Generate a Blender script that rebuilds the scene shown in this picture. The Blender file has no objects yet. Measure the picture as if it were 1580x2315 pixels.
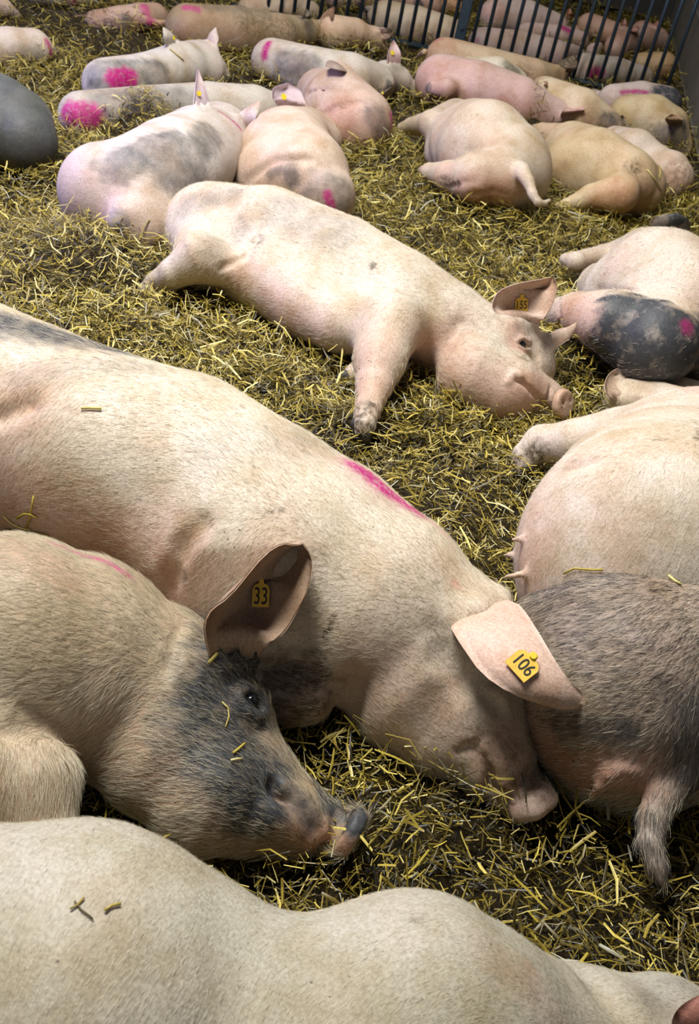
import bpy, bmesh, math, random
import numpy as np
from mathutils import Vector, Matrix
from mathutils.bvhtree import BVHTree

random.seed(7)
RNG = np.random.default_rng(11)
SC = bpy.context.scene
COL = SC.collection

# ------------------------------------------------------------------ camera
W, H, FPX = 1580.0, 2315.0, 2200.0
PITCH, ROLL, CAMH = math.radians(36.8), math.radians(12.3), 1.40
cam = bpy.data.cameras.new('camera')
cam.sensor_fit = 'VERTICAL'
cam.sensor_height = 36.0
cam.sensor_width = 24.57
cam.lens = FPX / H * 36.0
cam.clip_start = 0.05
cam_ob = bpy.data.objects.new('camera', cam)
COL.objects.link(cam_ob)
FWD = np.array([0, math.cos(PITCH), -math.sin(PITCH)])
UP0 = np.array([0, math.sin(PITCH), math.cos(PITCH)])
RT0 = np.array([1.0, 0, 0])
cr, sr = math.cos(ROLL), math.sin(ROLL)
RIGHT = cr * RT0 + sr * UP0          # the camera is turned anticlockwise, so the place leans to the right
UPV = -sr * RT0 + cr * UP0
CAM = np.array([0, 0, CAMH])
m = Matrix(((RIGHT[0], UPV[0], -FWD[0], CAM[0]), (RIGHT[1], UPV[1], -FWD[1], CAM[1]),
            (RIGHT[2], UPV[2], -FWD[2], CAM[2]), (0, 0, 0, 1)))
cam_ob.matrix_world = m
cam.dof.use_dof = True
cam.dof.focus_distance = 1.85
cam.dof.aperture_fstop = 8.0
SC.camera = cam_ob

# ------------------------------------------------------------------ world, lamps, exposure
wd = bpy.data.worlds.new('barn_air')
SC.world = wd
wd.use_nodes = True
wd.node_tree.nodes['Background'].inputs[0].default_value = (0.70, 0.80, 1.0, 1)
wd.node_tree.nodes['Background'].inputs[1].default_value = 0.04

def lamp(name, loc, target, sx, sy, power, colr):
    l = bpy.data.lights.new(name, 'AREA')
    l.shape = 'RECTANGLE'; l.size = sx; l.size_y = sy; l.energy = power; l.color = colr
    o = bpy.data.objects.new(name, l)
    o.location = loc
    o.rotation_euler = (Vector(target) - Vector(loc)).to_track_quat('-Z', 'Y').to_euler()
    COL.objects.link(o)
    return o
lamp('barn_lamp', (-1.3, 2.3, 3.9), (-0.2, 1.8, 0), 1.7, 1.2, 182, (1.0, 0.97, 0.91))
lamp('barn_lamp', (-1.0, 5.6, 4.3), (0.0, 5.6, 0), 4.6, 2.6, 78, (1.0, 0.97, 0.90))
lamp('barn_window', (-3.6, 3.2, 1.5), (-0.4, 2.9, 0.15), 1.2, 0.9, 46, (0.42, 0.40, 1.0))
vs = SC.view_settings
vs.view_transform = 'Standard'; vs.look = 'None'; vs.gamma = 1.0; vs.exposure = 0.68
vs.use_curve_mapping = False
SC.cycles.use_denoising = True
SC.cycles.max_bounces = 6
SC.cycles.diffuse_bounces = 2
SC.cycles.glossy_bounces = 2
SC.cycles.caustics_reflective = False
SC.cycles.caustics_refractive = False

# ------------------------------------------------------------------ geometry helpers
def ray(px, py):
    x = px - W / 2; y = py - H / 2
    d = RIGHT * x - UPV * y + FWD * FPX
    return d / np.linalg.norm(d)

def at(px, py, z=0.0):
    d = ray(px, py)
    t = (z - CAMH) / d[2]
    return CAM + d * t

def depth(p):
    return float(np.dot(np.asarray(p) - CAM, FWD))

GROW = [1.0]
def node(n):
    """(px, py, radius in px[, z]) -> centre and radius in metres; without z the ball rests in the straw."""
    px, py, rp = n[:3]
    rp = rp * GROW[0]
    rp = rp / (1 + 0.55 * ((px - W / 2) ** 2 + (py - H / 2) ** 2) / FPX ** 2)    # a ball off the axis shows larger
    if len(n) > 3:
        p = at(px, py, n[3])
        return p, rp * depth(p) / FPX
    z = 0.15
    for _ in range(12):
        p = at(px, py, z)
        r = rp * depth(p) / FPX
        z = 0.5 * z + 0.5 * (0.93 * r - 0.012)
    p = at(px, py, z)
    return p, rp * depth(p) / FPX

def seg_d(a, ra, b, rb, P):
    ba = b - a
    l2 = max(float(ba @ ba), 1e-9)
    q = P - a.astype(np.float32)
    h = np.clip((q @ ba.astype(np.float32)) / l2, 0, 1)
    q = q - h[..., None] * ba.astype(np.float32)
    return np.sqrt((q * q).sum(-1)) - (ra + (rb - ra) * h)

def d_op(op, P):
    t = op[0]
    if t in 'us':
        D = None
        for sg in op[2]:
            d = seg_d(*sg, P)
            if D is None: D = d
            else:
                h = np.maximum(0.010 - np.abs(D - d), 0) / 0.010
                D = np.minimum(D, d) - h * h * 0.0025
        return D
    c, n, r, th = op[2:]
    q = P - c.astype(np.float32)
    hh = q @ n.astype(np.float32)
    rad = np.sqrt(np.maximum((q * q).sum(-1) - hh * hh, 0))
    rd = min(r, th) * 0.6
    return np.sqrt(np.maximum(rad - (r - rd), 0) ** 2 + np.maximum(np.abs(hh) - (th - rd), 0) ** 2) - rd

def fold(op, D, d):
    k = op[1]
    if op[0] == 's':
        h = np.maximum(k - np.abs(D + d), 0) / k
        return np.maximum(D, -d) + h * h * k * 0.25
    h = np.maximum(k - np.abs(D - d), 0) / k
    return np.minimum(D, d) - h * h * k * 0.25

def sd(ops, P):
    P = np.atleast_2d(np.asarray(P, dtype=np.float32))
    D = np.full(P.shape[:-1], 1.0, np.float32)
    for op in ops:
        D = fold(op, D, d_op(op, P))
    return D

def trace(ops, pts):
    """pixels -> points on the body (or the nearest miss), with normals."""
    R = np.array([ray(x, y) for x, y in pts])
    t = np.full(len(pts), 0.25)
    best = np.full(len(pts), 9.0); bt = t.copy()
    for _ in range(90):
        d = sd(ops, CAM + R * t[:, None])
        up = d < best
        best = np.where(up, d, best); bt = np.where(up, t, bt)
        t = t + np.maximum(d, 0.0006) * 0.85 * (d > 0.0008)
    P = CAM + R * bt[:, None]
    e = 0.004
    N = np.stack([sd(ops, P + np.eye(3)[i] * e) - sd(ops, P - np.eye(3)[i] * e) for i in range(3)], 1)
    N = N / np.maximum(np.linalg.norm(N, axis=1, keepdims=True), 1e-6)
    return P, N

def op_box(op):
    if op[0] in 'us':
        return (np.min([np.minimum(a - ra, b - rb) for a, ra, b, rb in op[2]], 0), np.max([np.maximum(a + ra, b + rb) for a, ra, b, rb in op[2]], 0))
    c, n, r, th = op[2:]
    return c - r - th, c + r + th

def polygonise(ops, vox):
    lo = np.min([op_box(o)[0] for o in ops if o[0] != 's'], 0) - 0.03 - vox * 2
    hi = np.max([op_box(o)[1] for o in ops if o[0] != 's'], 0) + 0.03 + vox * 2
    lo[2] = max(lo[2], -0.06)
    n = np.ceil((hi - lo) / vox).astype(int) + 1
    ax = [(lo[i] + vox * np.arange(n[i])).astype(np.float32) for i in range(3)]
    D = np.full(n, 0.3, np.float32)
    for op in ops:
        a, b = op_box(op)
        mg = op[1] + vox * 3
        i0 = np.clip(np.floor((a - mg - lo) / vox).astype(int), 0, n - 1)
        i1 = np.clip(np.ceil((b + mg - lo) / vox).astype(int) + 1, 1, n)
        s = tuple(slice(i0[k], i1[k]) for k in range(3))
        P = np.stack(np.meshgrid(ax[0][s[0]], ax[1][s[1]], ax[2][s[2]], indexing='ij'), -1)
        D[s] = fold(op, D[s], d_op(op, P))
    D[0], D[-1] = 0.3, 0.3; D[:, 0], D[:, -1] = 0.3, 0.3; D[:, :, 0], D[:, :, -1] = 0.3, 0.3
    # surface nets
    ins = D < 0
    nx, ny, nz = D.shape
    acc = np.zeros((nx - 1, ny - 1, nz - 1, 3), np.float32)
    cnt = np.zeros((nx - 1, ny - 1, nz - 1), np.float32)
    for axis in range(3):
        sh = [slice(0, -1) if i == axis else slice(None) for i in range(3)]
        sh2 = [slice(1, None) if i == axis else slice(None) for i in range(3)]
        A, B = D[tuple(sh)], D[tuple(sh2)]
        X = np.argwhere((A < 0) != (B < 0))
        if not len(X): continue
        a, b = A[tuple(X.T)], B[tuple(X.T)]
        pos = X.astype(np.float32)
        pos[:, axis] += a / (a - b)
        o = [i for i in range(3) if i != axis]
        for da in (0, 1):
            for db in (0, 1):
                C = X.copy(); C[:, o[0]] -= da; C[:, o[1]] -= db
                ok = (C >= 0).all(1) & (C[:, 0] < nx - 1) & (C[:, 1] < ny - 1) & (C[:, 2] < nz - 1)
                ci = tuple(C[ok].T)
                np.add.at(acc, ci, pos[ok]); np.add.at(cnt, ci, 1)
    idx = -np.ones(cnt.shape, np.int64)
    act = np.argwhere(cnt > 0)
    idx[tuple(act.T)] = np.arange(len(act))
    V = acc[tuple(act.T)] / cnt[tuple(act.T)][:, None] * vox + lo
    Q = []
    for axis in range(3):
        sh = [slice(0, -1) if i == axis else slice(None) for i in range(3)]
        sh2 = [slice(1, None) if i == axis else slice(None) for i in range(3)]
        A, B = ins[tuple(sh)], ins[tuple(sh2)]
        X = np.argwhere(A != B)
        if not len(X): continue
        o = [(axis + 1) % 3, (axis + 2) % 3]
        def cell(da, db):
            C = X.copy(); C[:, o[0]] -= da; C[:, o[1]] -= db
            return idx[tuple(C.T)]
        q = np.stack([cell(1, 1), cell(0, 1), cell(0, 0), cell(1, 0)], 1)
        fl = ~A[tuple(X.T)]
        q[fl] = q[fl][:, ::-1]
        Q.append(q)
    Q = np.concatenate(Q)
    a, b, c = V[Q[:, 0]], V[Q[:, 1]], V[Q[:, 2]]
    if (np.cross(b - a, c - a) * (a - V.mean(0))).sum() < 0: Q = Q[:, ::-1]
    return V.astype(np.float32), np.ascontiguousarray(Q)

def mesh_from(name, V, F, smooth=True):
    me = bpy.data.meshes.new(name)
    V = np.asarray(V, np.float32); F = np.asarray(F, np.int32)
    me.vertices.add(len(V)); me.vertices.foreach_set('co', V.ravel())
    k = F.shape[1]
    me.loops.add(F.size); me.loops.foreach_set('vertex_index', F.ravel())
    me.polygons.add(len(F))
    me.polygons.foreach_set('loop_start', np.arange(0, F.size, k, dtype=np.int32))
    me.update(calc_edges=True)
    me.validate()
    if smooth:
        me.polygons.foreach_set('use_smooth', np.ones(len(me.polygons), bool))
    return me

def attr(me, name, vals):
    a = me.attributes.new(name, 'FLOAT', 'POINT')
    a.data.foreach_set('value', np.asarray(vals, np.float32))

def link(name, data, mat=None, parent=None):
    o = bpy.data.objects.new(name, data)
    COL.objects.link(o)
    if mat is not None and data is not None:
        data.materials.append(mat)
    if parent is not None:
        o.parent = parent
    return o

def tag(o, label, cat=None, group=None, kind=None):
    if label: o['label'] = label
    if cat: o['category'] = cat
    if group: o['group'] = group
    if kind: o['kind'] = kind
    return o

# ------------------------------------------------------------------ materials
class NT:
    def __init__(s, name):
        s.m = bpy.data.materials.new(name); s.m.use_nodes = True
        s.t = s.m.node_tree; s.b = s.t.nodes['Principled BSDF']
    def n(s, typ, **kw):
        x = s.t.nodes.new(typ)
        for k, v in kw.items():
            if k.startswith('i_'):
                x.inputs[k[2:].replace('_', ' ')].default_value = v
            else: setattr(x, k, v)
        return x
    def l(s, a, b): s.t.links.new(a, b)
    def noise(s, scale, detail=3, rough=0.55, vec=None):
        x = s.n('ShaderNodeTexNoise'); x.inputs['Scale'].default_value = scale
        x.inputs['Detail'].default_value = detail; x.inputs['Roughness'].default_value = rough
        if vec is not None: s.l(vec, x.inputs['Vector'])
        return x.outputs['Fac']
    def ramp(s, f, stops):
        x = s.n('ShaderNodeValToRGB'); e = x.color_ramp.elements
        while len(e) < len(stops): e.new(0.5)
        for el, (p, c) in zip(e, stops):
            el.position = p; el.color = c if len(c) == 4 else (*c, 1)
        s.l(f, x.inputs['Fac']); return x.outputs['Color']
    def math(s, op, a, b=None, clamp=False):
        x = s.n('ShaderNodeMath', operation=op, use_clamp=clamp)
        for i, v in enumerate((a, b)):
            if v is None: continue
            if isinstance(v, (int, float)): x.inputs[i].default_value = v
            else: s.l(v, x.inputs[i])
        return x.outputs[0]
    def mix(s, f, a, b, blend='MIX'):
        x = s.n('ShaderNodeMix', data_type='RGBA', blend_type=blend)
        for sock, v in ((x.inputs[0], f), (x.inputs[6], a), (x.inputs[7], b)):
            if isinstance(v, (int, float)): sock.default_value = v
            elif isinstance(v, tuple): sock.default_value = v if len(v) == 4 else (*v, 1)
            else: s.l(v, sock)
        return x.outputs[2]
    def attr(s, name):
        x = s.n('ShaderNodeAttribute'); x.attribute_name = name; return x.outputs['Fac']
    def bump(s, h, strength=0.3, dist=0.01):
        x = s.n('ShaderNodeBump'); x.inputs['Strength'].default_value = strength; x.inputs['Distance'].default_value = dist
        s.l(h, x.inputs['Height']); s.l(x.outputs[0], s.b.inputs['Normal'])

def simple(name, c, rough=0.6, metal=0.0, var=0.0, scale=20):
    t = NT(name)
    t.b.inputs['Roughness'].default_value = rough; t.b.inputs['Metallic'].default_value = metal
    if var:
        co = t.n('ShaderNodeTexCoord').outputs['Object']
        f = t.noise(scale, 5, 0.6, co)
        t.l(t.mix(f, tuple(x * (1 - var) for x in c), tuple(min(1, x * (1 + var)) for x in c)), t.b.inputs['Base Color'])
        t.bump(f, 0.25, 0.004)
    else:
        t.b.inputs['Base Color'].default_value = (*c, 1)
    return t.m

def skin_material(name, ear=False):
    t = NT(name)
    co = t.n('ShaderNodeTexCoord').outputs['Object']
    base = t.n('ShaderNodeObjectInfo').outputs['Color']
    c = t.mix(t.ramp(t.noise(5, 3, 0.5, co), [(0.42, (0, 0, 0)), (0.68, (1, 1, 1))]), base, t.mix(1.0, base, (1.0, 0.91, 0.88), 'MULTIPLY'))
    gr = t.ramp(t.noise(7, 6, 0.62, co), [(0.44, (0, 0, 0)), (0.70, (1, 1, 1))])
    c = t.mix(t.math('MULTIPLY', gr, 0.85), c, t.mix(1.0, c, (0.66, 0.57, 0.40), 'MULTIPLY'))
    c = t.mix(t.math('MULTIPLY', t.attr('pink'), t.math('ADD', 0.35, t.noise(14, 3, 0.5, co)), True), c, t.mix(1.0, c, (0.98, 0.75, 0.74), 'MULTIPLY'))
    fine = t.ramp(t.noise(190, 4, 0.7, co), [(0.3, (0.72, 0.68, 0.62)), (0.62, (1.06, 1.06, 1.06))])
    c = t.mix(1.0, c, fine, 'MULTIPLY')
    dn = t.noise(16, 5, 0.65, co)
    dk = t.math('MULTIPLY', t.attr('dark'), t.math('ADD', -0.15, t.math('MULTIPLY', dn, 2.45)), True)
    c = t.mix(dk, c, t.mix(t.noise(120, 3, 0.6, co), (0.018, 0.020, 0.024), (0.085, 0.09, 0.10)))
    mn = t.ramp(t.noise(46, 6, 0.7, co), [(0.40, (0, 0, 0)), (0.60, (1, 1, 1))])
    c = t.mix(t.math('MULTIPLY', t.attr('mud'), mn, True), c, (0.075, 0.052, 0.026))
    pn = t.ramp(t.noise(75, 6, 0.75, co), [(0.28, (0.25, 0.25, 0.25)), (0.50, (1, 1, 1))])
    c = t.mix(t.math('MULTIPLY', t.attr('paint'), pn, True), c, t.mix(t.noise(30, 2, 0.5, co), (0.26, 0.004, 0.085), (0.58, 0.018, 0.24)))
    vo = t.n('ShaderNodeTexVoronoi'); vo.inputs['Scale'].default_value = 60; t.l(co, vo.inputs['Vector'])
    sp = t.math('LESS_THAN', vo.outputs['Distance'], t.math('MULTIPLY', t.ramp(t.noise(6, 3, 0.6, co), [(0.45, (0, 0, 0)), (0.72, (1, 1, 1))]), 0.16))
    c = t.mix(t.math('MULTIPLY', sp, 0.75), c, (0.05, 0.035, 0.02))
    t.l(c, t.b.inputs['Base Color'])
    t.b.inputs['Roughness'].default_value = 0.52
    t.b.inputs['Specular IOR Level'].default_value = 0.32
    t.b.inputs['Subsurface Weight'].default_value = 0.06
    t.b.inputs['Subsurface Radius'].default_value = (1.0, 0.35, 0.2)
    t.b.inputs['Subsurface Scale'].default_value = 0.012
    h = t.math('ADD', t.math('MULTIPLY', t.noise(26, 4, 0.6, co), 1.0), t.math('MULTIPLY', t.noise(240, 3, 0.65, co), 0.22))
    t.bump(h, 0.32, 0.008)
    return t.m

SKIN = skin_material('pig_skin')
HOOF = simple('hoof_horn', (0.035, 0.028, 0.02), 0.55, var=0.5, scale=60)
EYE = simple('eye_wet_dark', (0.006, 0.007, 0.010), 0.08)
TAGM = simple('ear_tag_yellow', (0.78, 0.50, 0.06), 0.5, var=0.3, scale=70)
TAGY = simple('ear_tag_bright_yellow', (0.75, 0.58, 0.03), 0.5)
INK = simple('ear_tag_ink', (0.012, 0.012, 0.01), 0.6)

def hair_material(name, a, b):
    t = NT(name)
    hi = t.n('ShaderNodeHairInfo')
    t.l(t.mix(hi.outputs['Random'], a, b), t.b.inputs['Base Color'])
    t.b.inputs['Roughness'].default_value = 0.4
    return t.m
HAIR_L = hair_material('bristle_blond', (0.52, 0.44, 0.29), (0.86, 0.80, 0.64))
HAIR_W = hair_material('bristle_white', (0.62, 0.56, 0.42), (0.85, 0.80, 0.66))
HAIR_D = hair_material('bristle_dark', (0.012, 0.012, 0.013), (0.07, 0.065, 0.06))

def straw_material():
    t = NT('straw')
    a = t.attr('tone')
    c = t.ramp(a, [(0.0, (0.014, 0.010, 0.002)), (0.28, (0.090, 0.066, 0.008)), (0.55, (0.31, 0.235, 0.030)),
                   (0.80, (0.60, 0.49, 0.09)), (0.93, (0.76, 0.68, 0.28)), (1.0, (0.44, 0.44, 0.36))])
    co = t.n('ShaderNodeTexCoord').outputs['Object']
    c = t.mix(t.noise(220, 3, 0.6, co), t.mix(1.0, c, (0.6, 0.56, 0.46), 'MULTIPLY'), t.mix(1.0, c, (1.2, 1.2, 1.15), 'MULTIPLY'))
    t.l(c, t.b.inputs['Base Color'])
    t.b.inputs['Roughness'].default_value = 0.42
    t.b.inputs['Specular IOR Level'].default_value = 0.55
    return t.m
STRAW = straw_material()

# ------------------------------------------------------------------ pigs
PIGS = []          # (ops, lo, hi) for keeping straw out of the bodies

def chain_ops(k, nodes, kind='u'):
    R = [node(n) for n in nodes]
    if len(R) == 1: R = R * 2
    return [(kind, k, [(R[i][0], R[i][1], R[i + 1][0], R[i + 1][1]) for i in range(len(R) - 1)])]

def poly_dist(V, P):
    d = np.full(len(V), 9.0, np.float32)
    if len(P) == 1: P = np.repeat(P, 2, 0)
    for a, b in zip(P[:-1], P[1:]):
        ba = b - a; l2 = max(float(ba @ ba), 1e-9)
        h = np.clip(((V - a) @ ba) / l2, 0, 1)
        d = np.minimum(d, np.linalg.norm(V - a - h[:, None] * ba, axis=1))
    return d

def ear_mesh(L, R, bulge, base, thick=0.005, nu=18, nv=11, curl=0.0, curl_r=0.0):
    L = np.array(L); R = np.array(R)
    def samp(P, n):
        # Catmull-Rom through the points
        s = np.linspace(0, len(P) - 1, n); out = []
        for x in s:
            i = min(int(x), len(P) - 2); f = x - i
            p0 = P[max(i - 1, 0)]; p1 = P[i]; p2 = P[i + 1]; p3 = P[min(i + 2, len(P) - 1)]
            out.append(0.5 * ((2 * p1) + (-p0 + p2) * f + (2 * p0 - 5 * p1 + 4 * p2 - p3) * f * f + (-p0 + 3 * p1 - 3 * p2 + p3) * f ** 3))
        return np.array(out)
    A, B = samp(L, nu), samp(R, nu)
    G = np.zeros((nu, nv, 3))
    for i in range(nu):
        ax = (A[min(i + 1, nu - 1)] + B[min(i + 1, nu - 1)]) - (A[max(i - 1, 0)] + B[max(i - 1, 0)])
        cr_ = B[i] - A[i]
        n = np.cross(ax, cr_); ln = np.linalg.norm(n)
        if ln < 1e-9: n = G_n if i else np.array([0, 0, 1.0])
        else: n = n / ln
        mid = (A[i] + B[i]) / 2
        if np.dot(n, CAM - mid) < 0: n = -n
        G_n = n
        w = np.linalg.norm(cr_)
        for j in range(nv):
            s = j / (nv - 1)
            G[i, j] = A[i] * (1 - s) + B[i] * s + n * (bulge * 4 * s * (1 - s) + curl * (1 - s) ** 2 + curl_r * s ** 2) * min(1.0, w / 0.05) * min(1.0, i / (nu * 0.3))
    # thickness: a back sheet moved along the local normal
    N = np.zeros_like(G)
    gu = np.gradient(G, axis=0); gv = np.gradient(G, axis=1)
    N = np.cross(gu, gv); N /= np.maximum(np.linalg.norm(N, axis=2, keepdims=True), 1e-9)
    tw = np.ones((nu, nv, 1)) * thick
    tw[:, 0] *= 0.35; tw[:, -1] *= 0.35; tw[-1] *= 0.3
    tw *= np.linspace(1.7, 0.8, nu)[:, None, None]
    V = np.concatenate([(G + N * tw / 2).reshape(-1, 3), (G - N * tw / 2).reshape(-1, 3)]) - base
    F = []
    off = nu * nv
    for i in range(nu - 1):
        for j in range(nv - 1):
            a = i * nv + j
            F.append((a, a + 1, a + nv + 1, a + nv)); F.append((off + a, off + a + nv, off + a + nv + 1, off + a + 1))
    rim = [i * nv for i in range(nu)] + [(nu - 1) * nv + j for j in range(1, nv)] + [i * nv + nv - 1 for i in range(nu - 2, -1, -1)] + [j for j in range(nv - 2, 0, -1)]
    for a, b in zip(rim, rim[1:] + rim[:1]):
        F.append((a, off + a, off + b, b))
    return V, np.array(F)

def pig(label, col, chains, k=0.085, vox=0.014, grooves=(), marks=(), ears=(), eyes=(), tags=(), hooves=(),
        discs=(), ridges=(), teats=(), hair=None, flow=None, group='pigs lying in the near pen', smooth=1):
    ops = []
    for c in chains:
        kk, nodes = (c if isinstance(c, tuple) and isinstance(c[1], list) else (k, c))
        ops += chain_ops(kk, nodes)
    for (kk, px, py, z, rpx, th, nrm) in discs:
        p = at(px, py, z); r = rpx * depth(p) / FPX
        n = np.array(nrm, float); n /= np.linalg.norm(n)
        ops.append(('d', kk, p, n, r, th))
    ops0 = list(ops)
    for (rm, dp, kk, pts) in grooves:      # rm radius in metres, dp how deep its centre lies below the skin (negative: above)
        P, N = trace(ops0, pts)
        C = P - N * dp
        if len(C) == 1: C = np.repeat(C, 2, 0)
        for a, b in zip(C[:-1], C[1:]):
            ops.append(('s', kk, [(a, rm, b, rm)]))
    for (rm, dp, kk, pts) in ridges:       # raised folds: lids, lips
        P, N = trace(ops0, pts)
        C = P - N * dp
        if len(C) == 1: C = np.repeat(C, 2, 0)
        for a, b in zip(C[:-1], C[1:]):
            ops.append(('u', kk, [(a, rm, b, rm)]))
    for (x0, y0, x1, y1) in teats:
        P, N = trace(ops0, [(x0, y0)])
        dd = np.linalg.norm(P[0] - CAM)
        a = P[0] - N[0] * 0.008; b = CAM + ray(x1, y1) * dd
        ops.append(('u', 0.012, [(a, 0.0085, b, 0.0048)]))
    for e in ears:
        if e.get('rise') is not None:
            x0 = (e['L'][0][0] + e['R'][0][0]) / 2; y0 = (e['L'][0][1] + e['R'][0][1]) / 2
            P, N = trace(ops0, [e['L'][0][:2], e['R'][0][:2], (x0, y0)])
            zb, sc_ = P[:, 2].mean(), FPX / depth(P[2])
            for sd_ in ('L', 'R'):
                e[sd_] = [e[sd_][0]] + [(q[0], q[1], zb + e['rise'] * math.hypot(q[0] - x0, q[1] - y0) / sc_) for q in e[sd_][1:]]
        if e.get('root'):
            q = []
            for sd_ in ('L', 'R'):
                x = e[sd_][0]
                if x[2] is None:
                    P, N = trace(ops0, [x[:2]]); q.append(P[0] - N[0] * 0.004)
                else: q.append(at(*x))
            w0 = at(*e['L'][1]) if e['L'][1][2] is not None else q[0]; w1 = at(*e['R'][1]) if e['R'][1][2] is not None else q[1]
            a, b = q[0] * .9 + q[1] * .1, q[0] * .1 + q[1] * .9
            a1, b1 = (q[0] * .5 + w0 * .5) * .85 + (q[1] * .5 + w1 * .5) * .15, (q[1] * .5 + w1 * .5) * .85 + (q[0] * .5 + w0 * .5) * .15
            r = e['root']
            ops.append(('u', 0.03, [(a, r, b, r), (a, r, a1, r * .5), (b, r, b1, r * .5), ((a + b) / 2, r, (a1 + b1) / 2, r * .5)]))
    V, F = polygonise(ops, vox)
    base = np.array([V[:, 0].mean(), V[:, 1].mean(), 0.0])
    me = mesh_from('pig', V - base, F)
    ch = {q: np.zeros(len(V), np.float32) for q in ('dark', 'paint', 'pink', 'mud', 'bald')}
    for mk in marks:                        # (kind, pixels, radius px, strength[, softness])
        P, N = trace(ops0, mk[1])
        r = mk[2] * np.mean([depth(p) for p in P]) / FPX
        soft = mk[4] if len(mk) > 4 else 0.5
        d = poly_dist(V, P) / r
        wob = 6.0 / max(r, 0.02)
        d = d * (1 + 0.10 * np.sin(V[:, 0] * wob + 1.7 * np.sin(V[:, 1] * wob * 0.9)) + 0.07 * np.sin(V[:, 1] * wob * 2.3 + V[:, 2] * wob * 1.7 + 2))
        f = np.clip((1 + soft / 2 - d) / soft, 0, 1)
        ch[mk[0]] = np.maximum(ch[mk[0]], f * f * (3 - 2 * f) * mk[3])
    for q, v in ch.items(): attr(me, q, v)
    o = link('pig', me, SKIN)
    o.location = base
    o.color = (*col, 1)
    tag(o, label, 'pig', group)
    PIGS.append((ops, V.min(0), V.max(0)))
    for e in ears:
        def pt(q):
            if q[2] is None:
                P, N = trace(ops0, [q[:2]]); return P[0] - N[0] * 0.012
            return at(*q)
        L = [pt(q) for q in e['L']]; R = [pt(q) for q in e['R']]
        EV, EF = ear_mesh(L, R, e.get('bulge', -0.02), base, e.get('thick', 0.006), curl=e.get('curl', 0.0), curl_r=e.get('curl_r', 0.0))
        em = mesh_from('ear', EV, EF)
        nE = len(EV)
        for q in ('dark', 'paint', 'pink', 'mud'):
            attr(em, q, np.full(nE, e.get(q, 0.0)))
        eo = link('ear', em, SKIN, o)
        eo.color = (*e.get('col', col), 1)
        if e.get('label'): eo['label'] = e['label']
        for tg in e.get('tags', ()):
            ear_tag(tg, EV + base, EF, base, eo)
    for e in eyes:                           # (px, py, radius px, sink)
        P, N = trace(ops0, [e[:2]])
        r = e[2] * depth(P[0]) / FPX
        bm = bmesh.new(); bmesh.ops.create_uvsphere(bm, u_segments=16, v_segments=10, radius=r)
        em = bpy.data.meshes.new('eye'); bm.to_mesh(em); bm.free()
        for p in em.polygons: p.use_smooth = True
        eo = link('eye', em, EYE, o)
        eo.location = P[0] - N[0] * e[3] * r - base
    for h in hooves:                         # two claws: each (from px,py,z,r) -> (to px,py,z,r)
        hv = chain_ops(0.004, h)
        HV, HF = polygonise(hv, 0.005 if vox < 0.012 else 0.008)
        ho = link('hoof', mesh_from('hoof', HV - base, HF), HOOF, o)
    if hair:
        grow_hair(o, V, F, base, ch, hair, FLOWS(flow, ops0))
    return o, ops0

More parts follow.
